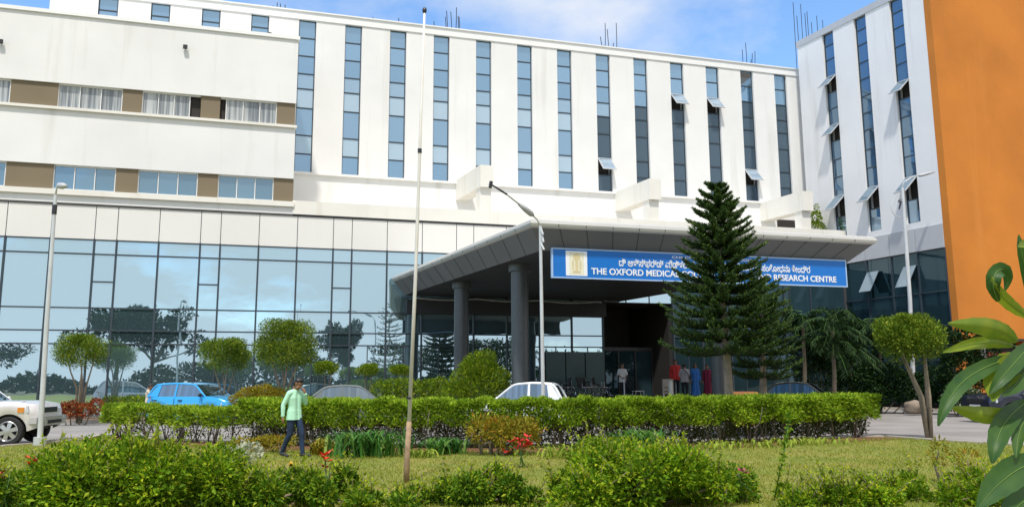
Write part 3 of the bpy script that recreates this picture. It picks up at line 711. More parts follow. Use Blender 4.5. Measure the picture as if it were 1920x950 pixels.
def flower(label, centre, k, spread, m, cat='flower', size=.07, name='red_flower', stem_to=0.):
    t = thing(name, label, cat); q = MB(); c = np.array(centre, float); r = np.random.default_rng(int(abs(c[0] * 100)) + 5)
    for i in range(k):
        o = c + r.normal(size=3) * np.array(spread)
        for j in range(6):
            a = 2 * math.pi * j / 6 + r.random(); d = np.array([math.cos(a), math.sin(a), r.uniform(.2, .9)]); s = np.cross(d, [0, 0, 1]); s /= np.linalg.norm(s)
            l = size * r.uniform(.8, 1.4); q.quad(o, o + d * l * .5 + s * l * .35, o + d * l, o + d * l * .5 - s * l * .35)
    q.build('petals', m, t)
    stems(t, [([(c[0] + r.normal() * .08, c[1], stem_to), (c[0], c[1] + .02, (c[2] + stem_to) / 2), tuple(c + r.normal(size=3) * np.array(spread) * .6)], [.012, .01, .006]) for i in range(3)], LM['strap_plain'])
    return settle(t)
LM['strap_plain'] = mat('green_stalk', (.07, .17, .03), .6)

shrub('garden_shrub', 'large bright green leafy shrub at the lower left, beside the red cannas', 'shrub', hump(95, 455, [850, 815, 808, 815, 830, 872], 10.6, 1.6, 30, seed=1), 16150, .075, .036, LM['shrub'], group='foreground shrubs', shoots=130)
shrub('garden_shrub', 'low dark shrub in the lower left corner with orange red flowers above it', 'shrub', hump(-150, 130, [880, 870, 880], 10.4, 1.4, 16, seed=2), 7125, .075, .036, LM['shrub2'], group='foreground shrubs', shoots=57)
shrub('garden_shrub', 'low green shrub below the single orange flower, in front of the walking man', 'shrub', hump(455, 705, [910, 875, 868, 885, 930], 11.0, 1.3, 18, seed=3), 8075, .075, .036, LM['shrub2'], group='foreground shrubs', shoots=65)
shrub('garden_shrub', 'low spreading shrub hiding the ground just right of the flagpole foot', 'shrub', hump(740, 1000, [935, 905, 880, 868, 900], 11.0, 1.3, 18, seed=4), 8075, .075, .036, LM['shrub2'], group='foreground shrubs', shoots=65)
shrub('garden_shrub', 'big rounded glossy green shrub in the middle of the foreground', 'shrub', hump(1040, 1350, [905, 835, 818, 822, 835, 870], 10.8, 1.7, 30, seed=5), 16625, .075, .036, LM['shrub'], group='foreground shrubs', shoots=134)
shrub('garden_shrub', 'low yellowish green shrub at the lower right of the lawn', 'shrub', hump(1470, 1770, [915, 890, 895, 900], 10.8, 1.4, 18, seed=6), 6800, .07, .034, LM['shrub'], group='foreground shrubs', shoots=94)
shrub('garden_shrub', 'low shrub with reddish young shoots beneath the large drooping leaves', 'shrub', hump(1745, 2000, [895, 868, 880, 890], 11.0, 1.4, 16, seed=8), 6000, .07, .034, LM['shrub'], group='foreground shrubs', shoots=83)
shrub('rose_bush', 'small rose bush with a dusky pink bloom beside the big rounded shrub', 'rose bush', hump(1345, 1420, [880, 866, 885], 11.0, .7, 7, seed=9), 2300, .06, .035, LM['shrub2'])
flower('dusky pink rose bloom on the small bush', atY(1388, 884, 10.75), 3, (.05, .05, .035), M['rose'], name='rose_bloom', size=.06, stem_to=.2)
flower('large cluster of red canna blooms in front of the hedge', atY(977, 829, 15.5), 9, (.12, .1, .07), M['red'], size=.1)
flower('orange red canna bloom standing alone in front of the walking man', atY(613, 866, 10.8), 4, (.055, .05, .045), mat('orange_petal', (.72, .07, .02), .55, .2, 20), size=.075)
flower('orange red bloom above the lower left shrub', atY(57, 865, 10.2), 4, (.06, .05, .04), mat('vermilion_petal', (.70, .08, .015), .55, .2, 20), size=.065)
flower('small faded orange bloom at the very lower left edge', atY(11, 890, 10.0), 2, (.05, .04, .03), mat('faded_petal', (.55, .13, .04), .55, .2, 20), size=.06)
flower('small yellow flower at the feet of the walking man', atY(545, 872, 11.6), 2, (.04, .04, .03), mat('yellow_petal', (.6, .33, .02), .55, .2, 20), size=.06, name='yellow_flower')

# thin upright weed in the lawn at right
t = thing('tall_weed', 'thin tall weed with small leaves standing on the lawn', 'weed'); p0 = atY(1455, 950, 11.2); p1 = atY(1470, 848, 11.2); p2 = atY(1482, 770, 11.2)
b0 = np.array([p0[0] - .02, 11.2, .03]); stems(t, [([b0, p1, p2], [.012, .009, .004])], LM['strap_plain'])
n = 150; u = rng.random(n) ** .7; C = np.where(u[:, None] < .5, b0 + (p1 - b0) * u[:, None] * 2, p1 + (p2 - p1) * (u[:, None] * 2 - 1)); D = unit(rng.normal(size=(n, 3)) + [0, 0, .5])
leaf_mesh('foliage', C, D, unit(rng.normal(size=(n, 3)) + [0, 0, 1]), rng.uniform(.04, .10, n), .03, LM['shrub'], t); settle(t)

# strap-leaved clumps and crotons in front of the hedge
def straps(label, px, py, Y, h, n, m, spread=.5, name='strap_leaf_plant', cat='plant', group=None):
    t = thing(name, label, cat, group=group); b = onz(px, py, .04); b = np.array([b[0] * Y / b[1], Y, .04]); q = MB()
    r = np.random.default_rng(px)
    for i in range(n):
        a = r.uniform(0, 2 * math.pi); o = b + np.array([r.normal() * spread * .35, r.normal() * spread * .3, 0]); l = h * r.uniform(.7, 1.25); out = l * r.uniform(.35, 1.15); d = np.array([math.cos(a), math.sin(a), 0]); s = np.array([-d[1], d[0], 0]); w = .022 * r.uniform(.8, 1.4)
        pts = [o + d * out * u ** 1.6 + np.array([0, 0, l * (1.1 * u - .75 * u ** 3)]) for u in np.linspace(0, 1, 6)]
        for k in range(5):
            w0, w1 = w * (1 - (k / 5) ** 2.2), w * (1 - ((k + 1) / 5) ** 2.2)
            if k == 0: i0 = len(q.v); q.v += [tuple(pts[0] - s * w0), tuple(pts[0] + s * w0)]
            j = len(q.v); q.v += [tuple(pts[k + 1] - s * w1), tuple(pts[k + 1] + s * w1)]; q.f.append((j - 2, j - 1, j + 1, j)); q.m.append(0)
    q.build('foliage', m, t, smooth=True); return settle(t)
SG = 'strap leaved clumps in front of the hedge'
straps('broad dark green strap leaf clump left of the flagpole, before the hedge', 690, 852, 18.2, .85, 240, LM['strap'], 1.0, group=SG)
straps('green strap leaf clump just right of the flagpole', 832, 848, 18.6, .55, 110, LM['strap'], .6, group=SG)
straps('fresh green strap leaf clump behind the big rounded shrub', 1200, 842, 18.6, .8, 150, LM['strap'], .8, group=SG)
straps('straggly olive strap leaf clump right beside the walking man', 600, 850, 18.6, .55, 70, LM['croton'], .5, group=SG)
straps('pale lily clump between the red cannas and the big rounded shrub', 1050, 850, 17.5, .45, 60, LM['lime'], .7, group=SG)
straps('small pale lily clump close to the flagpole, on its right', 790, 858, 17.8, .28, 50, LM['lime'], .5, group=SG)
for i, (px, py, w_) in enumerate([(1330, 834, .9), (1400, 832, 1.), (1480, 830, 1.), (1545, 827, .9)]):
    straps(['lime edging plants under the hedge behind the rose bush', 'lime edging plants under the hedge, straight below the dark saloon', 'lime edging plants under the hedge where red soil starts to show', 'last lime edging plants under the right end of the hedge'][i], px, py, 19.6 + i * .5, .24, 60, LM['lime'], w_ * 1.3, 'edging_plant', 'plant', 'lime edging plants along the hedge foot')
def hump2(px, pyb, Y, w, h, k=9, seed=0):
    r = np.random.default_rng(seed); b = onz(px, pyb, 0.); x = b[0] * Y / b[1]
    return [(np.array([x + (r.random() - .5) * w * .75, Y + (r.random() - .5) * w * .5, h * r.uniform(.3, .72)]), (w * .22, w * .22, h * .28)) for i in range(k)]
shrub('croton_bush', 'yellow green croton bush behind the red cannas', 'shrub', hump2(942, 850, 18.4, 1.5, .95, 11, 3), 2200, .12, .035, LM['croton'])
shrub('ochre_plant', 'ochre leaved low plant at the hedge foot left of the walking man', 'plant', hump2(505, 850, 19.2, 1.1, .4, 7, 4), 900, .09, .035, LM['croton'])
shrub('ochre_plant', 'ochre leaved low plant under the hedge in front of the grey saloon', 'plant', hump2(455, 846, 19.8, .8, .32, 6, 5), 600, .09, .035, LM['croton'])
shrub('dusty_plant', 'dusty pale grey low plant between the left shrub and the walking man', 'plant', [(atY(440, 850, 13.5) + [0, 0, -.05], (.28, .2, .16)), (atY(470, 846, 13.7), (.2, .2, .12))], 420, .07, .05, LM['pale'])
shrub('seedling', 'young yellowish seedling on the lawn near the right topiary tree', 'plant', [(atY(1760, 845, 13.0), (.14, .14, .2)), (atY(1815, 862, 12.6), (.16, .16, .16))], 260, .08, .03, LM['croton'])

# ---- topiary trees with clipped mop heads
def topiary(label, cx, ytop, ybot, halfw, base, Y, n, m=None, fork=.5, seed=0, size=.082, thin=False, lean=0.):
    r = np.random.default_rng(seed); t = thing('topiary_tree', label, 'tree', group='clipped topiary trees'); m = m or LM['topiary']
    top, bot = atY(cx, ytop, Y), atY(cx, ybot, Y); c = (top + bot) / 2; rz = (top[2] - bot[2]) / 2; rx = halfw / 1553 * Y
    lumps = [(c + np.array([0, 0, -.05 * rz]), (rx * .86, rx * .8, rz * .84))]
    for i in range(13):
        a = 2 * math.pi * i / 13 + r.random() * .4; lumps.append((c + np.array([math.cos(a) * rx * .62, math.sin(a) * rx * .6, rz * r.uniform(-.35, .38)]), (rx * .34, rx * .34, rz * r.uniform(.34, .48))))
    for i in range(6): lumps.append((c + np.array([r.normal() * rx * .3, r.normal() * rx * .3, rz * .55]), (rx * .34, rx * .34, rz * .42)))
    n = int(n * 2.3); C, D, Nn = blobs(lumps, n, .62, .55, .6, r)
    k = C[:, 2] > c[2] - rz * (.55 + .4 * r.random(len(C))); C, D, Nn = C[k], D[k], Nn[k]
    f_ = C[:, 2] - (c[2] + rz * .45); C[:, 2] -= np.where(f_ > 0, f_ * .35, 0)
    leaf_mesh('crown', C, D, Nn, r.uniform(size * .7, size * 1.4, len(C)), size * .36, m, t, .15)
    gx = onz(base[0], base[1], 0)[0] if base[1] > 760 else atY(base[0], base[1], Y)[0]; b = np.array([gx, Y, .05]); L = []; z1 = c[2] - rz * .6
    for i in range(4 if not thin else 2):
        a = 2 * math.pi * i / 4 + .5; e = c + np.array([math.cos(a) * rx * .5, math.sin(a) * rx * .4, -rz * .1]); o = b + np.array([math.cos(a) * .07, math.sin(a) * .05, 0])
        mid = o + (e - o) * fork + np.array([-(e - o)[0] * fork * .75, 0, 0]); q = .055 if not thin else .05
        L.append(([o, mid, (mid + e) / 2 + [.02 * r.normal(), 0, 0], e], [q, q * .75, q * .5, q * .25]))
    stems(t, L, M['bark'], 'trunk', 8); return settle(t)
topiary('smaller clipped topiary tree behind the red leaved plants, left of the blue hatchback', 152, 618, 700, 53, (152, 740), 33.6, 5200, seed=1)
topiary('clipped topiary tree directly above the bonnet of the blue hatchback', 421, 626, 708, 51, (421, 740), 33.6, 5200, seed=2)
topiary('largest clipped topiary tree, standing behind the walking man', 536, 587, 706, 66, (532, 740), 31.0, 8500, seed=3)
topiary('clipped topiary tree with two crossing bare stems, beside the right lamp post', 1705, 578, 692, 66, (1733, 822), 22.6, 8500, fork=.42, seed=4)
topiary('tiny round topiary in front of the glass, right of the walking man', 612, 674, 706, 24, (610, 745), 35.6, 1500, LM['bushy'], seed=5, thin=True)
topiary('tiny round topiary in front of the glass, above the grey saloon boot', 688, 679, 708, 22, (688, 745), 36.2, 1300, LM['bushy'], seed=6, thin=True)
topiary('tiny round topiary seen just left of the flagpole', 750, 682, 708, 20, (750, 745), 36.8, 1200, LM['bushy'], seed=7, thin=True)

# ---- planting along the building
def at_lumps(spec, seed=0):
    return [(atY(x, y, Y), (rx / 1553 * Y, rx / 1553 * Y, rz / 1553 * Y)) for x, y, Y, rx, rz in spec]
shrub('feathery_bush', 'tall yellow green feathery bush in front of the dark column', 'shrub', at_lumps([(895, 725, 30.5, 42, 34), (870, 718, 30.3, 28, 28), (925, 712, 30.6, 30, 28), (898, 688, 30.5, 30, 28), (912, 674, 30.4, 18, 18), (880, 692, 30.2, 20, 20), (855, 738, 30.4, 26, 20), (938, 736, 30.5, 22, 20), (945, 705, 30.4, 10, 9)]), 8500, .13, .03, LM['bushy'], up=.9)
shrub('round_shrub', 'dense dark green shrub row behind the flagpole, below the glass wall', 'shrub', at_lumps([(715 + i * 22, 733 - (i % 3) * 3, 34 - i * .25, 21, 20) for i in range(8)]), 7500, .09, .045, LM['bushy'])
shrub('croton_bush', 'rounded yellow croton bush between the blue hatchback and the walking man', 'shrub', at_lumps([(470, 742, 30.5, 26, 15), (495, 738, 30.5, 28, 15), (520, 743, 30.5, 22, 13), (450, 750, 30.5, 20, 10)]), 3200, .11, .04, LM['croton'])
shrub('red_leaf_plant', 'rusty red leaved plant below the leftmost topiary tree', 'plant', at_lumps([(135, 766, 33, 18, 14), (160, 768, 33, 16, 12), (120, 769, 33, 14, 11), (180, 762, 33, 14, 14)]), 1500, .12, .06, LM['redleaf'])
shrub('low_shrub', 'low dark green planting behind the blue hatchback, under the glass', 'shrub', at_lumps([(205 + i * 18, 752, 34.6, 14, 9) for i in range(5)]), 1500, .09, .045, LM['bushy'])
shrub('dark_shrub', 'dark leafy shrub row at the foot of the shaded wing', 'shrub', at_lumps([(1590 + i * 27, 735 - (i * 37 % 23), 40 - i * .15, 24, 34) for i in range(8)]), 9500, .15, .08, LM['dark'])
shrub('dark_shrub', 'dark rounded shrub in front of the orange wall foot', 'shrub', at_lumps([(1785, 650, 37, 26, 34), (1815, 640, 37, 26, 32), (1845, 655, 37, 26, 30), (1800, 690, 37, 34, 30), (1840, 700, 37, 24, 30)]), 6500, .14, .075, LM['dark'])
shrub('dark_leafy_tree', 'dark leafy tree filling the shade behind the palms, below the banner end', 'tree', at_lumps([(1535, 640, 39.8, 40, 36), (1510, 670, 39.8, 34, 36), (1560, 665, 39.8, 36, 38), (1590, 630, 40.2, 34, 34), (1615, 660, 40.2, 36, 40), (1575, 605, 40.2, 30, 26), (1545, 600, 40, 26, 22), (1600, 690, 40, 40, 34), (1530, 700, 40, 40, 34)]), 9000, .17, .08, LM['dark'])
shrub('variegated_shrub', 'small white flecked shrub at the kerb in front of the orange wall', 'shrub', at_lumps([(1800, 735, 36, 24, 22), (1822, 748, 36, 22, 18), (1785, 752, 36, 20, 15), (1805, 715, 36, 14, 14)]), 3200, .11, .06, LM['variegated'])
shrub('terrace_shrub', 'small pointed shrub growing on the terrace beside the white wing', 'shrub', [(np.array([*FM.P(37.0, -2.2, 0)[:2], 10.8]), (.45, .45, .5)), (np.array([*FM.P(37.0, -2.2, 0)[:2], 11.5]), (.3, .3, .45)), (np.array([*FM.P(37.05, -2.2, 0)[:2], 12.0]), (.15, .15, .3))], 700, .16, .09, LM['bushy'])

# ---- Norfolk pines: whorls of upcurved branches with cord-like branchlets
def conifer(label, base, topp, zlow, prof, tiers, nb, seed, ncord=7, ned=20):
    r = np.random.default_rng(seed); t = thing('norfolk_pine', label, 'tree', group='norfolk pines by the entrance')
    b, tp = np.array(base, float), np.array(topp, float); Hh = tp[2]
    axis = lambda z: b + (tp - b) * (z / Hh)
    q = MB(); q.tube([axis(z) for z in np.linspace(0, Hh * .98, 9)], [.13 * (1 - .85 * k / 8) + .012 for k in range(9)], 10); q.build('trunk', M['bark'], t, smooth=True)
    br = MB(); NC, ND, NN = [], [], []
    for k in range(tiers):
        u = k / (tiers - 1); z0 = zlow + (Hh * .985 - zlow) * u ** .92; Rr = np.interp(z0, prof[0], prof[1]); a0 = r.random() * 6.28
        n = nb + 3 if Rr > 1.4 else nb if Rr > .5 else max(5, nb - 3)
        for j in range(n):
            a = a0 + 2 * math.pi * j / n + r.normal() * .1; d = np.array([math.cos(a), math.sin(a), 0]); L = Rr * r.uniform(.78, 1.1); sd = np.array([-d[1], d[0], 0])
            rise = .02 + .30 * u ** 2; zj = z0 + r.normal() * .03
            sp = lambda w: axis(zj) + d * L * w + np.array([0, 0, L * (rise * w - .05 * (1 - u) * math.sin(math.pi * w) + .17 * w ** 4)])
            br.tube([sp(w) for w in (0, .35, .7, 1)], [.03, .022, .015, .008], 4)
            for i in range(ncord):
                w = .16 + .84 * (i + .5 * r.random()) / ncord
                for sg in ((-1, 0, 1) if i < ncord - 1 else (-.35, 0, .35)):
                    l = (.10 + .17 * min(1, Rr)) * (1.1 - .35 * w) * r.uniform(.8, 1.2); dd = nrm(d * .8 + sd * sg * (.42 + .2 * (1 - u)) + np.array([0, 0, .12 + .28 * r.random()])); p0 = sp(min(w, .99)); p1 = p0 + dd * l * .6; p2 = p0 + dd * l + np.array([0, 0, l * .22])
                    br.tube([p0, p1, p2], [.017, .02, .008], 4, 1)
                    for p_, q_ in ((p0, p1), (p1, p2)):
                        m_ = ned // 2; f = r.random((m_, 1)); ax = nrm(q_ - p_)
                        NC.append(p_ + (q_ - p_) * f); x = unit(r.normal(size=(m_, 3))); ND.append(unit(ax * .75 + x * .75 + np.array([0, 0, .2]))); NN.append(r.normal(size=(m_, 3)))
    br.build('branches', [LM['pinecord'], LM['pinecord']], t, smooth=True)
    NC, ND, NN = np.concatenate(NC), np.concatenate(ND), np.concatenate(NN); m_ = len(NC)
    leaf_mesh('needles', NC, ND, NN, r.uniform(.05, .10, m_), .022, LM['pine'], t, .1, -.15)
    return settle(t)
YP = 23.6
pb = atY(1370, 770, YP); pb[2] = .03; pt = atY(1342, 348, YP)
conifer('tall dark norfolk pine standing in front of the blue banner', pb, pt, 2.38, ([1.4, 2.0, 3.0, 3.9, 4.3, 5.0, 5.7, 6.3, 6.8, 7.3], [1.5, 1.72, 1.7, 1.55, 1.38, 1.15, .92, .68, .46, .13]), 16, 10, 11, 10, 20)
pb = atY(1430, 770, 25.4); pb[2] = .03; pt = atY(1428, 528, 25.4)
conifer('shorter norfolk pine tucked behind the right side of the tall one', pb, pt, 1.7, ([1.4, 2.0, 3.0, 4.0, 4.7], [1.0, 1.15, 1.05, .75, .1]), 11, 7, 12)

# ---- feathery dark trees before the shaded wing
def frond_tree(label, px, pyb, ytop, Y, spread, n, seed, trunk_r=.09):
    r = np.random.default_rng(seed); t = thing('palm_tree', label, 'tree', group='dark feathery palms before the shaded wing'); b = atY(px, pyb, Y); b[2] = 0; c = atY(px - 4, ytop, Y); c[2] -= spread * .25
    q = MB(); q.tube([b, (b + c) / 2 + [.06, 0, 0], c], [trunk_r * 1.2, trunk_r, trunk_r * .7], 9); q.build('trunk', M['bark'], t, smooth=True)
    C, D, Nn = [], [], []; rb = MB()
    for i in range(n):
        a = r.random() * 6.28; el = r.uniform(-.15, 1.2); d = np.array([math.cos(a), math.sin(a), 0]); L = spread * r.uniform(.8, 1.2); o = c + np.array([0, 0, r.uniform(-.5, .35) * spread])
        f = lambda w: o + d * L * w * math.cos(el * .7) + np.array([0, 0, L * (math.sin(el) * w - (.55 + .3 * el) * w * w)])
        rb.tube([f(w) for w in (0, .33, .66, 1)], [.02, .016, .011, .005], 4)
        m_ = 46
        for w in np.linspace(.12, 1, m_ // 2):
            tg = nrm(f(min(w + .02, 1.02)) - f(w - .02)); s = nrm(np.cross(tg, [0, 0, 1])) if abs(tg[2]) < .99 else sdir
            for sg in (-1, 1): C.append(f(w)); D.append(nrm(tg * .6 + s * sg + np.array([0, 0, -.35 + .2 * r.normal()]))); Nn.append([0, 0, 1.])
    rb.build('fronds', LM['strap_plain'], t); k = len(C)
    leaf_mesh('foliage', np.array(C), np.array(D), np.array(Nn), r.uniform(.28, .5, k), .05, LM['dark'], t, .1, .15); return settle(t)
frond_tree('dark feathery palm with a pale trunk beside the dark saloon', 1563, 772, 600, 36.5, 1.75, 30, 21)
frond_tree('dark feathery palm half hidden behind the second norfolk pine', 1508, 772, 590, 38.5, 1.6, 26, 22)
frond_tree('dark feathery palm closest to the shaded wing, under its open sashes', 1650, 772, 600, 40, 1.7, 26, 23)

# ---- trees across the road behind the viewer, mirrored in the glass
nA = np.array([dF[1], -dF[0]])
def refl(px, py, dist):
    s, z = FA.hit(px, py); p = np.array(FA.P(s, 0, z)); d = ray(px, py); d = d / np.linalg.norm(d); d2 = d.copy(); d2[:2] -= 2 * (d[:2] @ nA) * nA
    h = d2 / np.linalg.norm(d2[:2]); return p + h * dist
def road_tree(label, px, ytop, ycrown, halfw, dist, seed, n=5200, group='broad trees across the road', leafm='far'):
    r = np.random.default_rng(seed); t = thing('roadside_tree', label, 'tree', group=group); top, low = refl(px, ytop, dist), refl(px, ycrown, dist); b = top.copy(); b[2] = 0
    k = 1.0; rx = halfw / 1553 * (dist + 41); c = (top + low) / 2; rz = (top[2] - low[2]) / 2
    lumps = [(c + np.array([r.normal() * rx * .45, r.normal() * rx * .45, r.uniform(-.6, .6) * rz]), (rx * r.uniform(.25, .45), rx * r.uniform(.25, .45), rz * r.uniform(.25, .42))) for i in range(16)]
    C, D, Nn = blobs(lumps, n, .5, .3, .7, r); leaf_mesh('crown', C, D, Nn, r.uniform(.25, .6, n), .24, LM[leafm], t, .15)
    L = [([b, b + (c - b) * .5, c + [0, 0, rz * .3]], [.3, .22, .1])] + [([b + (c - b) * .55, l[0]], [.15, .05]) for l in lumps[:7]]
    stems(t, L, M['bark2'], 'trunk', 7); return settle(t)
road_tree('broad dark tree across the road, mirrored left of centre in the glass wall', 225, 568, 655, 75, 66, 31)
road_tree('broad dark tree across the road whose mirror image stands above the blue hatchback', 292, 560, 668, 55, 62, 32)
road_tree('broad dark tree across the road, mirrored beside the dark column', 905, 625, 700, 70, 80, 33)
road_tree('low broad tree across the road, mirrored right of the walking man', 650, 600, 690, 36, 75, 34)
road_tree('low broad tree across the road, mirrored just under the slender conifer', 770, 640, 700, 60, 82, 35, 2600)
road_tree('low broad tree across the road, mirrored at the far left of the glass wall', -40, 630, 700, 55, 80, 36, 2600)
road_tree('low broad tree across the road, mirrored behind the smaller topiary', 395, 668, 715, 60, 85, 37, 2600)
for i, (px, yt, hw) in enumerate([(1060, 650, 60), (1180, 640, 70), (1290, 640, 70), (1400, 630, 80), (560, 670, 60)]):
    road_tree(['broad tree across the road mirrored over the wheelchairs', 'broad tree across the road mirrored in the dark lobby doors', 'broad tree across the road mirrored behind the waiting group', 'broad tree across the road mirrored behind the norfolk pines', 'broad tree across the road mirrored behind the largest topiary'][i], px, yt, 705, hw, 85, 40 + i, 2600)
p = refl(734, 574, 72); conifer('norfolk pine across the road that shows only as a mirror image', (p[0], p[1], 0), p, 3.0, ([3, 5, 8, 11, 14], [2.9, 2.7, 2.0, 1.2, .2]), 14, 7, 15, 5, 10)

r = np.random.default_rng(77); n = 26000; X = r.uniform(-150, 150, n); hgt = 3.2 + 1.6 * np.sin(X * .11) + 1.2 * np.sin(X * .37 + 1); C = np.stack([X, -62 - 5 * r.random(n), hgt * r.random(n) ** .8], 1)
tl_ = leaf_mesh('far_undergrowth', C, unit(r.normal(size=(n, 3)) + [0, .3, .3]), unit(r.normal(size=(n, 3)) + [0, 0, 1]), r.uniform(.5, 1.2, n), .5, LM['far'], None, .15)
tag(tl_, 'dark mass of bushes across the road that the glass wall mirrors', 'bushes', kind='stuff')

# ================================================================== lamps, pole, roof bars
def lamp_post(label, pts, rad, arm, head, extra=None, name='street_lamp', glen=.55):
    t = thing(name, label, 'street lamp', group='street lamps'); q = MB(); q.tube(pts, rad, 10); q.tube([pts[0], np.array(pts[0]) + [0, 0, .25]], [rad[0] * 2.2] * 2, 10); q.build('pole', M['steel'], t, smooth='edge')
    q = MB(); q.tube(arm, .026, 7); q.build('arm', M['steel'], t, smooth=True)
    q = MB(); a, b = np.array(head[0]), np.array(head[1]); d = b - a; q.tube([a, a + d * .15, a + d * .55, b], [.04, .085, .09, .05], 10); hd = q.build('lamp_head', M['bandgrey'], t, smooth=True)
    if extra: extra(t)
    return settle(t)
YL = 21.8
b = atY(74, 836, YL); b[2] = 0
def clamp(t):
    q = MB(); c = atY(102, 395, YL); q.tube([c + [0, 0, .16], c - [0, 0, .1]], [.066, .064], 8); q.build('clamp', M['darkmetal'], t)
lamp_post('tall grey street lamp rising beside the white off-roader', [b, atY(88, 600, YL), atY(104, 366, YL)], [.072, .06, .045], [atY(104, 368, YL), atY(106, 352, YL), atY(112, 346, YL)], (atY(109, 348, YL), atY(124, 349, YL - .2)), clamp)
YM = 23.2
b = atY(1019, 780, YM); b[2] = 0
def clamp2(t):
    q = MB()
    for k in range(3): c = atY(1013 + (k % 2) * 3, 425 + k * 14, YM); q.tube([c, atY(1018 + k, 440 + k * 14, YM - .1)], [.035, .03], 6)
    q.build('clamp', M['steel'], t)
lamp_post('slim street lamp with long slanting arm in front of the canopy', [b, atY(1016, 600, YM), atY(1013, 424, YM)], [.06, .052, .045], [atY(1013, 426, YM), atY(1008, 412, YM), atY(996, 401, YM - .1), atY(975, 384, YM - .5), atY(945, 360, YM - 1.1)], (atY(1000, 404, YM - .1), atY(973, 382, YM - .5)), clamp2)
t = [o for o in bpy.data.objects if o.name.startswith('street_lamp')][-1]
q = MB(); off = Vector(t.location); a, c = atY(950, 364, YM - 1.0), atY(918, 344, YM - 1.6); q.tube([a, c], [.03, .022], 7); q.tube([atY(921, 340, YM - 1.6), atY(919, 352, YM - 1.6)], [.05, .05], 7); w = q.build('lamp_tip', M['darkmetal'], t); w.matrix_parent_inverse = Matrix.Translation(-off)
YR = 42.0
b = atY(1716, 790, YR); b[2] = 0
def ringx(t):
    q = MB(); c = atY(1692, 388, YR); q.tube([c + np.array([.5 * math.cos(a) - .08, 0, .58 * math.sin(a)]) for a in np.linspace(R(115), R(265), 12)], .028, 5); q.build('hoop', M['steel'], t)
    q = MB(); c = atY(1685, 378, YR); q.tube([c, c + [.1, 0, .12]], [.06, .05], 7); q.tube([atY(1686, 392, YR), atY(1689, 378, YR)], [.04, .05], 7); q.build('floodlight', M['darkmetal'], t)
lamp_post('white street lamp with curved arm before the orange wall', [b, atY(1706, 560, YR), atY(1692, 352, YR)], [.12, .105, .08], [atY(1692, 356, YR), atY(1694, 342, YR), atY(1708, 333, YR), atY(1724, 328, YR)], (atY(1722, 330, YR), atY(1752, 322, YR)), ringx)
YF = 13.4
t = thing('flagpole', 'tall thin white flagpole with a rusty foot, leaning slightly, without a flag', 'flagpole'); b = atY(762, 905, YF); b[2] = 0
q = MB(); q.tube([b, atY(763, 860, YF), atY(767, 790, YF)], [.050, .046, .042], 10); q.build('foot', M['rust'], t, smooth=True)
q = MB(); q.tube([atY(767, 795, YF), atY(779, 520, YF), atY(787, 285, YF), atY(796, 22, YF)], [.032, .030, .026, .020], 10); q.build('pole', M['rusty'], t, smooth=True)
q = MB(); q.ball(atY(796, 20, YF), (.04, .04, .06)); q.tube([atY(787, 287, YF), atY(787, 279, YF)], [.036, .036], 8); q.tube([atY(767, 748, YF), atY(767, 744, YF)], [.046, .046], 8); q.build('fitting', M['darkmetal'], t)
settle(t)
def bars(label, lst, s_off=0):
    t = thing('reinforcing_bars', label, 'steel bars', group='starter bars on the flat roof')
    for (x, y0, y1, lean) in lst:
        s, _ = FM.hit(x, y1); s2, z2 = FM.hit(x + lean, y0); q = MB(); p = np.array(FM.P(s, .8, 21.9)); e = np.array(FM.P(s2, .8, max(z2, 22.3))); q.tube([p, (p + e) / 2 + [.02, 0, 0], e], .022, 4); q.build('bar', M['darkmetal'], t)
    return settle(t)
bars('short thick starter bars on the roof at the upper left', [(516, 0, 12, 0), (523, -6, 12, 1), (530, -4, 13, 0), (538, -2, 14, 1)])
bars('sparse starter bars on the roof above the third slot window', [(706, 22, 40, 0), (712, 30, 40, 2), (755, 24, 46, 0), (700, 33, 39, -2)])
bars('bunch of tall starter bars above the fourth slot window', [(822, 30, 52, 0), (845, 22, 55, -1), (848, 10, 56, -2), (856, 12, 56, -2), (863, 4, 57, 2), (868, 20, 57, 0), (871, 22, 58, -1)])
bars('bunch of starter bars near the middle of the roof', [(1142, 60, 92, -4), (1147, 34, 92, 0), (1154, 46, 93, -3), (1160, 72, 93, 3), (1169, 34, 94, -1), (1150, 76, 93, -6)])
bars('faint starter bars toward the right end of the roof', [(1408, 85, 122, -1), (1416, 72, 122, -3), (1424, 92, 123, 2), (1430, 88, 123, 1), (1420, 104, 122, 4)])
t = thing('reinforcing_bars', 'very tall starter bars on the roof where block and wing meet', 'steel bars', group='starter bars on the flat roof')
for x, y0 in ((1490, 5), (1497, 30), (1504, 8), (1512, 25), (1516, 22), (1524, 42), (1534, 30), (1545, 38)):
    p = atY(x, 60, 53); p[2] = 21.9; e = atY(x - 3, y0, 53); q = MB(); q.tube([p, e], .022, 4); q.build('bar', M['darkmetal'], t)
settle(t)
def wall_lamp(label, px, py, stain=0):
    s, z = FA.hit(px, py); t = thing('wall_floodlight', label, 'floodlight', group='small dark wall floodlights'); q = MB()
    q.box(FA, s - .1, s + .1, -.22, -.1, z - .1, z + .08); q.build('housing', M['black'], t); q = MB(); q.box(FA, s - .03, s + .03, -.1, .0, z - .02, z + .04); q.tube([FA.P(s, -.05, z), FA.P(s, -.16, z + .1)], .02, 5); q.build('bracket', M['darkmetal'], t); settle(t)
wall_lamp('small dark floodlight in the middle of the upper white wall', 347, 90)
wall_lamp('larger dark floodlight at the far left edge of the upper wall', 2, 80)
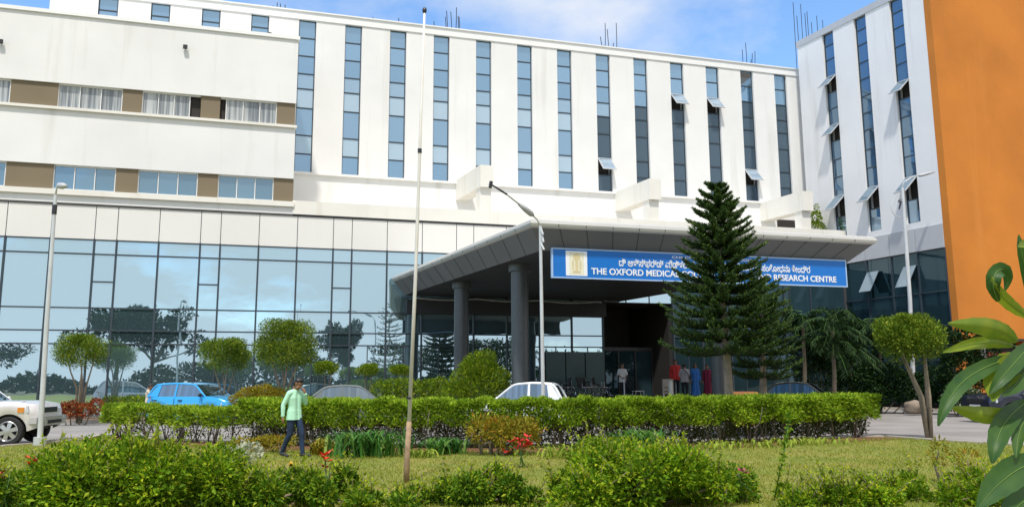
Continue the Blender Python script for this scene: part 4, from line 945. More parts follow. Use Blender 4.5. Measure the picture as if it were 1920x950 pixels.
s, z = FM.hit(505, 66); t = thing('wall_floodlight', 'tiny dark floodlight between the last short window and first slot window', 'floodlight', group='small dark wall floodlights'); q = MB(); q.box(FM, s - .08, s + .08, -.2, -.06, z - .08, z + .08); q.build('housing', M['black'], t); q = MB(); q.box(FM, s - .02, s + .02, -.06, 0, z - .03, z + .03); q.build('bracket', M['darkmetal'], t); settle(t)

# ================================================================== vehicles
def car(name, label, pos, rz, L, W, Hh, paint, hood=1.25, boot=.0, belt=.92, nose=.78, wheel=.31, wb=None, ax=0., roof=(.30, .72), group=None, kind='hatch', clear=.2, spokes=6, glass='carglass'):
    """x forward; the side profile comes from hood/boot lengths, belt and roof heights"""
    t = thing(name, label, 'car' if kind != 'suv' else 'off-road car', tuple(pos), rz, group); wb = wb or L * .62; xf, xr = L / 2, -L / 2
    wx = [wb / 2 + ax, -wb / 2 + ax]; Ra = wheel + .07
    x_ws = xf - hood; x_rs = xr + boot + (.10 if boot == 0 else 0)        # foot of windscreen and of rear glass
    x_rf, x_rr = x_ws - (Hh - belt) * 1.15, x_rs + (Hh - belt) * (.45 if boot == 0 else 1.1)
    xs = sorted(set(list(np.linspace(xr, xf, 70)) + [w + Ra * math.cos(a) for w in wx for a in np.linspace(0, math.pi, 15)]))
    def top(x):
        if x > x_ws: return np.interp(x, [x_ws, x_ws + hood * .6, xf - .06, xf], [belt + .02, (belt + nose) / 2 + .045, nose, nose - .14])
        if boot and x < x_rs: return np.interp(x, [xr, xr + .06, x_rs], [belt - .14, belt + .0, belt + .03])
        return np.interp(x, [xr, xr + .08, xr + .2], [belt - .12, belt - .02, belt + .01])
    def halfw(x): e = min((x - xr), (xf - x)); return W / 2 * (1 - .16 * max(0, 1 - e / .5) ** 2)
    def bot(x):
        z = clear + .10 * max(0, 1 - min(x - xr, xf - x) / .25)
        for w in wx:
            if abs(x - w) < Ra: z = max(z, wheel + math.sqrt(Ra * Ra - (x - w) ** 2))
        return z
    q = MB(); rows = []
    for x in xs:
        w, zt, zb = halfw(x), top(x), bot(x); zb = min(zb, zt - .05); sh = zb + (zt - zb) * .62
        half = [(w * .955, zb), (w * .985, zb + (sh - zb) * .4), (w, sh), (w * .985, zt - .05), (w * .93, zt), (w * .5, zt + .02), (0, zt + .028)]
        rows.append([(x, y, z) for y, z in half] + [(x, -y, z) for y, z in reversed(half[:-1])])
    n = len(rows[0]); i0 = len(q.v); q.v += [p for r_ in rows for p in r_]
    for k in range(len(rows) - 1):
        for j in range(n - 1): q.f.append((i0 + k * n + j, i0 + k * n + j + 1, i0 + (k + 1) * n + j + 1, i0 + (k + 1) * n + j)); q.m.append(0)
    q.poly(rows[0]); q.poly(list(reversed(rows[-1])))
    body = q.build('body', paint, t, smooth='edge')
    q = MB(); q.b(xr + .25, xf - .25, -W / 2 + .2, W / 2 - .2, clear + .02, belt - .2); 
    for w in wx:
        for sd in (-1, 1): q.b(w - Ra, w + Ra, sd * (W / 2 - .30) - .02, sd * (W / 2 - .30) + .02, clear, wheel + Ra)
    q.build('underbody', M['black'], t)
    # cabin
    _gx = np.linspace(x_rs, x_ws, 121); _gz = np.interp(_gx, [x_rs, x_rr, (x_rf + x_rr) / 2, x_rf, x_ws], [belt, Hh - .03, Hh + .03, Hh - .02, belt])
    for _ in range(60 if boot else 45): _gz[1:-1] = (_gz[:-2] + 2 * _gz[1:-1] + _gz[2:]) / 4
    _gz = belt + (_gz - belt) * (Hh - belt) / (_gz.max() - belt)
    def rz_(x): return np.interp(x, _gx, _gz)
    def wr(z): return W / 2 * (.94 - .17 * (z - belt) / (Hh - belt))
    cx = sorted(set(list(np.linspace(x_rs, x_ws, 26)) + [x_rf, x_rr])); G = MB(); Rf = MB(); sec = []
    for x in cx:
        z = rz_(x); e = max(0, min(1, (z - belt) / (Hh - belt))); wt = wr(z); rr = .06 * e
        half = [(wr(belt) , belt - .01), (wr(max(belt, z - rr)), max(belt - .005, z - rr)), (wt - .05, z), (wt * .5, z + .015 * e), (0, z + .02 * e)]
        sec.append([(x, y, zz_) for y, zz_ in half] + [(x, -y, zz_) for y, zz_ in reversed(half[:-1])])
    for a, c in zip(range(len(cx) - 1), range(1, len(cx))):
        xm = (cx[a] + cx[c]) / 2; isroof = x_rr - .02 < xm < x_rf + .02
        for j in range(8):
            side = j in (0, 7); tgt = Rf if (isroof and not side) else G
            tgt.quad(sec[a][j], sec[a][j + 1], sec[c][j + 1], sec[c][j])
    G.build('window', M[glass], t, smooth='edge'); 
    for sd in (1, -1):
        pl = lambda x, z, o=.012: (x, sd * (wr(z) + o), z)
        Rf.tube([(x, sd * (wr(rz_(x)) - .015), rz_(x) - .03) for x in np.linspace(x_rs + .01, x_ws - .01, 30)], [.055 - .02 * k / 29 for k in range(30)], 7)
        xb = x_ws - hood * .0 - (x_ws - x_rs) * .52; Rf.quad(pl(xb - .045, belt), pl(xb + .045, belt), pl(xb + .03, rz_(xb) - .05), pl(xb - .045, rz_(xb) - .05))
        xc = x_rs + (x_ws - x_rs) * .17
        Rf.quad(pl(x_rs + .03 + (.12 if boot else 0), belt), pl(xc + .04, belt), pl(xc + .12, rz_(xc + .12) - .05), pl(xc - .05, rz_(xc - .05) - .05))
    Rf.build('roof', paint, t, smooth='edge')
    D_ = MB()
    for sd in (1, -1):
        for x in (x_ws - .12, x_ws - (x_ws - x_rs) * .52, x_rs + .28):
            y = sd * (W / 2 + .002); D_.b(x - .006, x + .006, y - .012, y + .003, clear + .18, belt - .06)
        for x in (x_ws - (x_ws - x_rs) * .44, x_rs + .36):
            h_ = MB(); y = sd * (W / 2 + .012); h_.b(x - .02, x + .16, y - .03, y + .018, belt - .16, belt - .12); h_.build('door_handle', M['black'] if kind == 'hatch' else paint, t)
        m_ = MB(); m_.ball((x_ws - .18, sd * (W / 2 + .06), belt + .07), (.06, .11, .075)); m_.build('mirror', paint if kind != 'hatch' else M['black'], t, smooth=True)
        hl = MB(); hl.hexa([(xf - .10, sd * (W / 2 - .36), nose - .20), (xf - .28, sd * (W / 2 - .035), nose - .20), (xf - .34, sd * (W / 2 - .06), nose - .20), (xf - .16, sd * (W / 2 - .36), nose - .2),
                             (xf - .05, sd * (W / 2 - .40), nose - .04), (xf - .42, sd * (W / 2 - .045), nose - .02), (xf - .46, sd * (W / 2 - .07), nose - .02), (xf - .16, sd * (W / 2 - .40), nose - .04)] if False else
                            [(xf - .16, sd * (W / 2 - .52), nose - .24), (xf - .015, sd * (W / 2 - .52), nose - .24), (xf - .20, sd * (W / 2 - .03), nose - .22), (xf - .42, sd * (W / 2 - .03), nose - .20),
                             (xf - .16, sd * (W / 2 - .52), nose - .06), (xf - .02, sd * (W / 2 - .52), nose - .07), (xf - .22, sd * (W / 2 - .045), nose - .03), (xf - .52, sd * (W / 2 - .03), nose - .02)]); hl.build('headlight', M['lamp'], t)
        tl = MB(); zt = belt - .03 if kind != 'hatch' else belt + .02
        tl.hexa([(xr - .012, sd * (W / 2 - .36), zt - .26), (xr + .26, sd * (W / 2 - .02), zt - .26), (xr + .3, sd * (W / 2 - .1), zt - .26), (xr + .1, sd * (W / 2 - .36), zt - .26), (xr - .0, sd * (W / 2 - .34), zt), (xr + .26, sd * (W / 2 - .03), zt + .02), (xr + .3, sd * (W / 2 - .1), zt + .02), (xr + .1, sd * (W / 2 - .34), zt)]); tl.build('tail_light', M['tail'], t)
    D_.build('door_gap', M['black'], t)
    gr = MB(); gr.b(xf - .10, xf + .012, -.42, .42, nose - .22, nose - .08); gr.b(xf - .10, xf + .012, -.5, .5, clear + .10, clear + .22); gr.build('grille', M['black'], t)
    pl_ = MB(); pl_.b(xf, xf + .025, -.26, .26, clear + .24, clear + .35); pl_.build('number_plate', M['plate'], t)
    pl_ = MB(); pl_.b(xr - .02, xr + .04, -.26, .26, clear + .40, clear + .51); pl_.build('number_plate', M['plate'], t)
    for x in wx:
        for sd in (1, -1):
            y = sd * (W / 2 - .115); wq = MB(); o = np.array([x, y - sd * .1, wheel]); axs = (0, sd, 0); wd = .205
            wq.lathe(o, axs, [(0, wheel * .6), (0, wheel * .93), (.03, wheel), (wd - .03, wheel), (wd, wheel * .93), (wd - .005, wheel * .69)], 28); ty = wq.build('wheel', M['rubber'], t, smooth='edge')
            wq = MB(); wq.lathe(o, axs, [(wd - .006, wheel * .70), (wd + .006, wheel * .66), (wd - .03, wheel * .60), (wd - .09, wheel * .56)], 28)
            for k in range(spokes):
                a = 2 * math.pi * k / spokes + .3; d = np.array([math.cos(a), 0, math.sin(a)]); s_ = np.array([-math.sin(a), 0, math.cos(a)]); hw_ = wheel * .115
                pq = lambda r_, v_, h_: o + d * r_ + s_ * v_ + np.array([0, sd * h_, 0])
                wq.hexa([pq(.03, -hw_, wd - .05), pq(wheel * .62, -hw_ * 1.3, wd - .06), pq(wheel * .62, hw_ * 1.3, wd - .06), pq(.03, hw_, wd - .05), pq(.03, -hw_, wd - .005), pq(wheel * .62, -hw_ * 1.3, wd - .02), pq(wheel * .62, hw_ * 1.3, wd - .02), pq(.03, hw_, wd - .005)])
            wq.lathe(o, axs, [(wd - .06, .075), (wd + .0, .07), (wd + .004, .0)], 16)
            wq.build('rim', M['alloy'], ty, smooth='edge')
            wq = MB(); wq.lathe(o, axs, [(wd - .12, wheel * .58), (wd - .12, .0)], 20); wq.build('hub', M['black'], ty)
    return t
P3 = lambda px, Y: (atY(px, 760, Y)[0], Y, 0.)
CG = 'cars parked in front of the hospital'
suv = car('white_off_roader', 'white off-road car entering at the left edge, only its front half in view', (-14.99, 22.57, .012), R(8), 4.6, 1.85, 1.82, carpaint('pearl_white_paint', (.74, .70, .71)), hood=1.35, belt=1.12, nose=1.06, wheel=.375, wb=2.75, ax=.245, kind='suv', clear=.36)
# its chunky nose: bumper, corner lamp, fog lamps and mud flap
q = MB(); q.b(2.2, 2.42, -.80, .80, .50, .74); q.b(2.05, 2.30, -.86, .86, .56, .72); q.build('bumper', M['suvgrey'] if 'suvgrey' in M else carpaint('pearl_grey_paint', (.50, .49, .50)), suv)
q = MB(); q.b(2.40, 2.432, -.45, .45, .55, .64); q.build('air_intake', M['black'], suv)
for sd in (-1, 1):
    q = MB(); q.lathe((2.40, sd * .62, .63), (1, 0, 0), [(0, .07), (.03, .075), (.035, .0)], 14); q.build('fog_lamp', M['lamp'], suv)
    q = MB(); q.b(1.83, 1.99, sd * .895 - .03, sd * .895 + .02, .86, .99); q.build('indicator', M['orangelamp'], suv)
    q = MB(); q.b(.98, 1.02, sd * .78 - .12, sd * .78 + .12, .14, .45); q.build('mud_flap', M['black'], suv)
car('blue_hatchback', 'bright sky blue hatchback parked behind the hedge at left', (*P3(372, 33.2)[:2], .012), R(-20), 3.95, 1.62, 1.62, carpaint('sky_blue_paint', (.03, .36, .72)), hood=1.0, belt=1.08, nose=.90, wheel=.29, group=CG)
car('grey_saloon', 'silver grey saloon car behind the hedge, beside the walking man', (*P3(652, 31.5)[:2], .012), R(10), 4.6, 1.72, 1.50, carpaint('silver_grey_paint', (.12, .145, .14)), hood=1.15, boot=.85, belt=.95, nose=.82, group=CG, kind='saloon')
car('white_hatchback', 'small white hatchback with red tail light behind the street lamp', (*P3(972, 28.4)[:2], .012), R(180 - 10), 3.4, 1.66, 1.57, carpaint('bright_white_paint', (.80, .81, .80)), hood=.95, belt=.96, nose=.84, wheel=.29, group=CG, kind='mini')
car('dark_saloon', 'dark olive grey saloon parked in the shade right of the pines', (*P3(1502, 33.5)[:2], .012), R(-28), 4.5, 1.72, 1.52, carpaint('dark_olive_paint', (.05, .055, .04)), hood=1.2, boot=.8, belt=.95, nose=.84, group=CG, kind='saloon', glass='glass_dark')
car('navy_car', 'dark navy car at the right edge half hidden by large leaves', (*P3(1925, 31.5)[:2], .012), R(190), 4.4, 1.75, 1.72, carpaint('navy_paint', (.012, .018, .035)), hood=1.2, belt=1.05, nose=.95, wheel=.34, group=CG, kind='suv', clear=.3)

# ================================================================== people
def remesh(mb, name, voxel, m, parent, smooth_it=4):
    o = mb.build(name, m, None); md = o.modifiers.new('r', 'REMESH'); md.mode = 'VOXEL'; md.voxel_size = voxel; md.use_smooth_shade = True
    sm = o.modifiers.new('s', 'SMOOTH'); sm.iterations = smooth_it; sm.factor = .5
    bpy.context.view_layer.update(); me = bpy.data.meshes.new_from_object(o.evaluated_get(bpy.context.evaluated_depsgraph_get()))
    bpy.data.objects.remove(o); me.materials.clear(); me.materials.append(m); me.name = name
    me.polygons.foreach_set('use_smooth', [True] * len(me.polygons)); return link(name, me, parent)
def hem(o, z, k):
    import bmesh
    b = bmesh.new(); b.from_mesh(o.data); bmesh.ops.bisect_plane(b, geom=b.verts[:] + b.edges[:] + b.faces[:], plane_co=(0, 0, z * k), plane_no=(0, 0, -1), clear_outer=True); b.to_mesh(o.data); b.free()
def caps(mb, chain, n=10):
    """tapered limb with round ends: chain of (point, radius)"""
    mb.tube([p for p, r in chain], [r for p, r in chain], n)
    for p, r in chain: mb.ball(p, r, n, 6)
V = lambda *a: np.array(a, float)
def hand(mb, wr, d, palm, curl=.5, s=1., side=1):
    """palm, four unequal bent fingers and a thumb leaving the palm's side"""
    d = nrm(d); pn = nrm(palm - d * (palm @ d)); ac = np.cross(d, pn) * side
    caps(mb, [(wr, .024 * s), (wr + d * .045 * s + ac * .012 * s, .022 * s), (wr + d * .085 * s + ac * .02 * s, .016 * s)], 8); caps(mb, [(wr + d * .03 * s - ac * .012 * s, .022 * s), (wr + d * .085 * s - ac * .022 * s, .016 * s)], 8)
    for k, l in enumerate((.070, .080, .074, .058)):
        p = wr + d * .088 * s + ac * (.030 - .020 * k) * s; a = curl * .5; ch = [(p - d * .02 * s, .0095 * s)]
        for j, f in enumerate((.45, .32, .25)):
            dd = nrm(d * math.cos(a) + pn * math.sin(a)); p = p + dd * l * f * s; ch.append((p, (.009 - .001 * j) * s)); a += curl * .55
        caps(mb, ch, 6)
    p = wr + d * .025 * s + ac * .026 * s; caps(mb, [(p, .013 * s), (p + nrm(ac + d * .8 + pn * .3) * .035 * s, .0115 * s), (p + nrm(ac * .6 + d + pn * .6) * .062 * s, .009 * s)], 6)
def person(label, pos, yaw, H, skin, hairc, shirt, trousers, shoes, pose=None, gown=False, sleeve='long', vox=.012, hair_long=False, headturn=0., nod=0.):
    t = thing('person', label, 'person', tuple(pos), yaw); k = H / 1.72; B = MB(); P = dict(
        hip=V(0, .085, .90), hip_r=V(0, -.085, .90), knee=V(.03, .10, .49), knee_r=V(.03, -.10, .49), ank=V(0, .10, .085), ank_r=V(0, -.10, .085),
        sh=V(0, .175, 1.385), sh_r=V(0, -.175, 1.385), el=V(-.02, .23, 1.13), el_r=V(-.02, -.23, 1.13), wr=V(.06, .235, .88), wr_r=V(.06, -.235, .88), toe=V(1, .12, 0), toe_r=V(1, -.12, 0), lean=0.)
    P.update(pose or {}); hy = headturn; hd = nrm(V(math.cos(hy), math.sin(hy), -nod)); hs = V(-math.sin(hy), math.cos(hy), 0); hu = np.cross(hd, hs)
    S_ = lambda p: np.array(p) * k
    pelv, waist, chest, neck = V(0, 0, .95), V(.005, 0, 1.10), V(-.005, 0, 1.28), V(-.005, 0, 1.46); hc = neck + V(.02, 0, .04) + hu * .105 + hd * .018
    def torso(mb, g):
        for y in (.07, -.07): caps(mb, [(S_(pelv + V(0, y, 0)), (.098 + g) * k), (S_(waist + V(0, y * .9, 0)), (.088 + g) * k), (S_(chest + V(0, y * 1.15, 0)), (.100 + g) * k), (S_(chest + V(0, y * .9, .08)), (.085 + g) * k)])
        caps(mb, [(S_(P['sh']), (.052 + g) * k), (S_(chest + V(0, 0, .13)), (.07 + g) * k), (S_(P['sh_r']), (.052 + g) * k)])
        for s_ in ('sh', 'sh_r'): caps(mb, [(S_(neck + V(0, 0, -.035)), (.050 + g * .6) * k), (S_(P[s_] * .6 + (neck - V(0, 0, .03)) * .4), (.046 + g) * k), (S_(P[s_]), (.050 + g) * k)])
    def arm(mb, s, g, frac=1.):
        a, b, c = P['sh' + s], P['el' + s], P['wr' + s]
        if frac < 1: caps(mb, [(S_(a), (.054 + g) * k), (S_(a + (b - a) * .8), (.047 + g) * k)]); return
        caps(mb, [(S_(a), (.052 + g) * k), (S_((a + b) / 2), (.046 + g) * k), (S_(b), (.038 + g) * k)]); caps(mb, [(S_(b), (.038 + g) * k), (S_(b + (c - b) * .3), (.038 + g) * k), (S_(b + (c - b) * (.93 if g else 1)), (.026 + g) * k)])
    def leg(mb, s, g):
        a, b, c = P['hip' + s], P['knee' + s], P['ank' + s]
        caps(mb, [(S_(a), (.088 + g) * k), (S_((a + b) / 2), (.072 + g) * k), (S_(b), (.053 + g) * k)]); caps(mb, [(S_(b), (.053 + g) * k), (S_(b + (c - b) * .3 - V(.015, 0, 0)), (.053 + g) * k), (S_(c), (.036 + g) * k)])
    torso(B, -.012)
    for s in ('', '_r'):
        arm(B, s, -.006); leg(B, s, -.010); sd = 1 if s == '' else -1
        c, w = P['ank' + s], nrm(P['toe' + s]); caps(B, [(S_(c + V(-.02, 0, -.03)), .04 * k), (S_(c + w * .09 + V(0, 0, -.05)), .034 * k), (S_(c + w * .17 + V(0, 0, -.06)), .024 * k)])
        wd = P.get('hd' + s, P['wr' + s] - P['el' + s]); hand(B, S_(P['wr' + s]), nrm(wd), P.get('palm' + s, V(.3, -sd, 0)), P.get('curl' + s, .55), k, sd)
    caps(B, [(S_(neck - V(0, 0, .06)), .058 * k), (S_(neck + V(.005, 0, .05)), .054 * k), (S_(hc - hu * .05), .055 * k)])
    hp = lambda f, sdd, u: S_(hc + hd * f + hs * sdd + hu * u)
    def hball(mb, f, sdd, u, r): mb.ball(hp(f, sdd, u), np.array(r) * k, 12, 8)
    hball(B, -.012, 0, .025, (.092, .080, .098)); caps(B, [(hp(.03, .02, -.07), .045 * k), (hp(.03, -.02, -.07), .045 * k)], 10); hball(B, .045, 0, -.03, (.05, .052, .07)); caps(B, [(hp(.06, 0, -.095), .026 * k)], 8)
    caps(B, [(hp(.088, 0, .005), .010 * k), (hp(.104, 0, -.028), .014 * k)], 8)
    caps(B, [(hp(.088, .018, -.062), .009 * k), (hp(.092, 0, -.060), .010 * k), (hp(.088, -.018, -.062), .009 * k)], 8)
    for sd in (1, -1): caps(B, [(hp(-.01, .080 * sd, .015), .016 * k), (hp(-.012, .084 * sd, -.02), .012 * k)], 8); caps(B, [(hp(.080, .045 * sd, .028), .010 * k), (hp(.086, .02 * sd, .030), .010 * k)], 6)
    remesh(B, 'body', vox * .62, skin, t, 3)
    for sd in (1, -1):
        e = MB(); e.ball(hp(.080, .030 * sd, .008), .0115 * k, 10, 7); e.build('eye', M['eye'], t, smooth=True)
    Hm = MB(); Hm.ball(hp(-.022, 0, .042), np.array((.094, .087, .092)) * k, 12, 8); caps(Hm, [(hp(-.05, .05, 0), .05 * k), (hp(-.05, -.05, 0), .05 * k), (hp(-.055, 0, -.04), .048 * k)]); caps(Hm, [(hp(.045, .04, .09), .034 * k), (hp(.05, -.03, .092), .036 * k)])
    if hair_long: caps(Hm, [(hp(-.06, 0, 0), .06 * k), (hp(-.085, 0, -.12), .05 * k), (hp(-.11, 0, -.30), .035 * k)])
    remesh(Hm, 'hair', vox * .8, hairc, t, 2)
    T = MB(); torso(T, .010)
    for s in ('', '_r'): arm(T, s, .012, 1. if sleeve == 'long' else .8)
    for y in (.07, -.07): caps(T, [(S_(V(0, y, 1.0)), .110 * k), (S_(V(0, y * 1.05, .80)), .124 * k)])
    if gown:
        for y in (.06, -.06): caps(T, [(S_(V(0, y, .9)), .12 * k), (S_(V(0, y * 1.3, .5)), .125 * k), (S_(V(0, y * 1.7, .20)), .14 * k)])
    c1 = MB(); T_ = remesh(T, 'gown' if gown else 'shirt', vox, shirt, t, 3); hem(T_, .16 if gown else .81, k)
    if not gown:
        c1.tube([S_(neck + V(.03 + .045 * math.cos(a), .062 * math.sin(a), -.035 - .03 * math.cos(a))) - V(.03, 0, 0) * k for a in np.linspace(.35, 2 * math.pi - .35, 14)], .014 * k, 6); c1.build('collar', shirt, T_, smooth=True)
        if sleeve == 'long':
            for s in ('', '_r'):
                a, b = P['el' + s], P['wr' + s]; c1 = MB(); c1.tube([S_(a + (b - a) * .82), S_(a + (b - a) * .95)], [.043 * k, .041 * k], 12); c1.build('cuff', shirt, T_, smooth='edge')
    Tr = MB()
    for s in ('', '_r'): leg(Tr, s, .010)
    for y in (.05, -.05): caps(Tr, [(S_(V(0, y, .93)), .103 * k), (S_(V(0, y, .86)), .10 * k)])
    if not gown: remesh(Tr, 'trousers', vox, trousers, t, 3)
    for s in ('', '_r'):
        Sh = MB(); c, w = P['ank' + s], nrm(P['toe' + s]); caps(Sh, [(S_(c + V(-.035, 0, -.035)), .046 * k), (S_(c + w * .09 + V(0, 0, -.048)), .042 * k), (S_(c + w * .19 + V(0, 0, -.058)), .030 * k)]); remesh(Sh, 'shoe', vox, shoes, t, 2)
    return t
M['eye'] = mat('eye_dark', (.03, .02, .015), .2)
M['skin'] = mat('brown_skin', (.29, .145, .08), .55, .12, 8); M['skin2'] = mat('deep_brown_skin', (.27, .145, .085), .55, .1, 8)
M['hair'] = mat('black_hair', (.008, .007, .007), .45, .2, 30)
def cloth(name, c, v=.15): return mat(name, c, .85, v, 6, .25, 40)
M['mint'] = cloth('mint_shirt', (.46, .80, .58), .1); M['jeans'] = cloth('dark_blue_jeans', (.014, .035, .085), .5); M['shoe'] = mat('dark_shoe', (.03, .028, .025), .6)
p = atY(549, 857, 18.0)
person('man in a mint green shirt and dark jeans walking with a hand at his face', (p[0], 18.0, .03), R(-28), 1.68, M['skin'], M['hair'], M['mint'], M['jeans'], M['shoe'],
       dict(el_r=V(-.10, -.25, 1.13), wr_r=V(-.09, -.26, .88), el=V(.10, .24, 1.16), wr=V(.20, .10, 1.38), hd=V(-.2, -.25, 1.), palm=V(-1., -.3, 0), curl=.8, knee=V(.16, .09, .50), ank=V(.20, .08, .10), knee_r=V(-.02, -.10, .49), ank_r=V(-.22, -.10, .12), toe_r=V(1, -.1, -.12)), vox=.011, nod=.42, headturn=.2)
M['white_cloth'] = cloth('white_shirt', (.72, .72, .72)); M['blackcloth'] = cloth('black_trousers', (.012, .012, .015)); M['redcloth'] = cloth('red_shirt', (.55, .03, .03)); M['greycloth'] = cloth('pale_grey_shirt', (.42, .38, .40)); M['bluecloth'] = cloth('blue_gown', (.03, .16, .50)); M['maroon'] = cloth('maroon_gown', (.20, .015, .05)); M['creamcloth'] = cloth('cream_shirt', (.62, .55, .42))
PZ = .737
def stand(px, Y): return (atY(px, 745, Y)[0], Y, PZ)
person('man in a white shirt and black trousers standing in the dark doorway', stand(1168, 41.2), R(-70), 1.74, M['skin2'], M['hair'], M['white_cloth'], M['blackcloth'], M['shoe'], dict(el=V(.04, .24, 1.14), wr=V(.20, .10, 1.05), el_r=V(.02, -.24, 1.14), wr_r=V(.18, -.10, 1.02)), sleeve='short', vox=.016)
person('man in a red shirt standing behind the others by the notice board', stand(1268, 42.2), R(-95), 1.95, M['skin2'], M['hair'], M['redcloth'], M['blackcloth'], M['shoe'], vox=.016)
person('person in a pale grey shirt carrying a dark bag, back half turned', stand(1285, 40.2), R(70), 1.70, M['skin2'], M['hair'], M['greycloth'], M['blackcloth'], M['shoe'], dict(el=V(.0, .25, 1.14), wr=V(.12, .15, .98)), vox=.016)
t = thing('shoulder_bag', 'dark shoulder bag hanging on the person in pale grey', 'bag', stand(1285, 40.2), R(70)); q = MB(); q.b(-.06, .08, -.33, -.22, .92, 1.16); q.build('bag_body', M['black'], t); q = MB(); q.tube([(0, -.27, 1.15), (.1, -.12, 1.36), (.02, .08, 1.50), (-.13, .0, 1.40), (-.1, -.22, 1.15)], .014, 5); q.build('strap', M['black'], t)
person('woman in a long blue gown standing to the left of the maroon gown', stand(1305, 40.7), R(-80), 1.72, M['skin2'], M['hair'], M['bluecloth'], M['blackcloth'], M['shoe'], gown=True, hair_long=True, vox=.016)
person('woman in a maroon gown standing next to the pine trunk', stand(1328, 41.0), R(-110), 1.66, M['skin2'], M['hair'], M['maroon'], M['blackcloth'], M['shoe'], gown=True, hair_long=True, vox=.016)
p = atY(277, 760, 33.6); person('person in a cream shirt bending at the back of the blue hatchback', (p[0], 33.6, .01), R(10), 1.60, M['skin'], M['hair'], M['creamcloth'], M['blackcloth'], M['shoe'], dict(el=V(.2, .2, 1.2), wr=V(.35, .12, 1.05), el_r=V(.2, -.2, 1.2), wr_r=V(.35, -.12, 1.05)), vox=.016, nod=.4)

# ================================================================== things on the platform
def wheelchair():
    t = thing('wheelchair', 'x', 'wheelchair', group='wheelchairs lined up at the glass wall')
    for sd in (1, -1):
        w = MB(); c = V(-.1, sd * .30, .31); w.tube([c + .30 * V(math.cos(a), 0, math.sin(a)) for a in np.linspace(0, 2 * math.pi, 33)], .016, 6); r_ = w.build('wheel', M['rubber'], t, smooth=True)
        w = MB(); w.tube([c + .27 * V(math.cos(a), 0, math.sin(a)) + V(0, sd * .03, 0) for a in np.linspace(0, 2 * math.pi, 33)], .011, 5)
        for k in range(12): w.tube([c, c + .29 * V(math.cos(k * math.pi / 6), 0, math.sin(k * math.pi / 6))], .004, 3)
        w.build('rim', M['chrome'], r_)
        w = MB(); c = V(.36, sd * .24, .09); w.lathe(c - V(0, .015, 0), (0, 1, 0), [(0, .0), (0, .09), (.03, .09), (.03, 0)], 16); w.build('caster', M['rubber'], t)
    f = MB()
    for sd in (1, -1):
        y = sd * .24; f.tube([(-.24, y, .98), (-.30, y, .96)], .014, 6); f.tube([(-.22, y, .97), (-.20, y, .30), (.38, y, .30), (.38, y, .12)], .013, 6); f.tube([(-.21, y, .72), (.22, y, .72), (.24, y, .30)], .013, 6); f.tube([(.38, y, .50), (.52, y * .8, .16), (.62, y * .8, .14)], .012, 6); f.tube([(-.2, y, .50), (.38, y, .50)], .013, 6)
    f.tube([(-.1, -.3, .31), (-.1, .3, .31)], .012, 6); f.build('frame', M['chrome'], t, smooth=True)
    s = MB(); s.b(-.20, .34, -.22, .22, .49, .54); s.build('seat', M['seatpad'], t); s = MB(); s.b(-.235, -.205, -.22, .22, .54, .95); s.build('backrest', M['black'], t)
    for sd in (1, -1): s = MB(); s.b(-.18, .18, sd * .24 - .03, sd * .24 + .03, .725, .755); s.build('armrest', M['black'], t); s = MB(); s.b(.54, .70, sd * .13 - .07, sd * .13 + .07, .125, .145); s.build('footplate', M['black'], t)
    return t
M['seatpad'] = mat('seat_pad', (.42, .36, .38), .6)
proto = wheelchair()
for i, (px, Y, a, lab) in enumerate([(1060, 41.0, -165, 'wheelchair with pale seat standing closest to the white hatchback'), (1095, 41.4, -60, 'middle wheelchair of the row, seen from the front'), (1122, 41.6, -20, 'wheelchair with large bright wheel at the doorway end of the row')]):
    o = proto if i == 0 else copy_tree(proto); o.location = stand(px, Y); o.rotation_euler.z = R(a); o['label'] = lab; o.scale = (1.12,) * 3
t = thing('notice_board', 'small cream notice box on legs at the platform edge', 'notice board', stand(1253, 39.9), R(16)); q = MB(); q.b(-.28, .28, -.05, .05, .25, .95); q.build('panel', M['kerb'], t); q = MB(); q.b(-.22, .22, -.062, -.051, .52, .58); q.b(-.22, .22, -.062, -.051, .34, .40); q.build('slot', M['taupe'], t)
for sx in (-.24, .24): q = MB(); q.b(sx - .03, sx + .03, -.03, .03, 0, .25); q.build('leg', M['cream'], t)
b = atY(1259, 775, 36.0); t = thing('marker_post', 'short white marker post in front of the notice box', 'post', (b[0], 36.0, 0)); q = MB(); q.lathe((0, 0, 0), (0, 0, 1), [(0, .10), (1.52, .09), (1.6, .06), (1.62, 0)], 14); q.build('shaft', M['cream'], t, smooth='edge'); q = MB(); q.lathe((0, 0, 0), (0, 0, 1), [(0, .17), (.08, .17), (.08, .0)], 14); q.build('base', M['kerb'], t)
t = thing('metal_stool', 'low white framed metal stool beside the man in the doorway', 'stool', stand(1197, 40.4), R(20)); q = MB(); q.b(-.24, .24, -.18, .18, .36, .40); q.build('seat', M['steel'], t)
for sx in (-.22, .22):
    for sy in (-.16, .16): q = MB(); q.tube([(sx, sy, 0), (sx, sy, .37)], .016, 6); q.build('leg', M['steel'], t)
t = thing('drip_stand', 'thin slanting hand truck leaning beside the man in the white shirt', 'hand truck', stand(1183, 40.6), R(20)); q = MB()
for y in (-.16, .16): q.tube([(-.30, y, 1.05), (.30, y, .14)], .018, 6)
for w in (.15, .45, .75): q.tube([(-.30 + .6 * w, -.16, 1.05 - .91 * w), (-.30 + .6 * w, .16, 1.05 - .91 * w)], .014, 6)
q.build('frame', M['darkmetal'], t, smooth=True)
t.name = 'hand_truck'
for y in (-.2, .2): q = MB(); q.lathe((.30, y - .02, .12), (0, 1, 0), [(0, 0), (0, .12), (.04, .12), (.04, 0)], 16); q.build('wheel', M['rubber'], t)
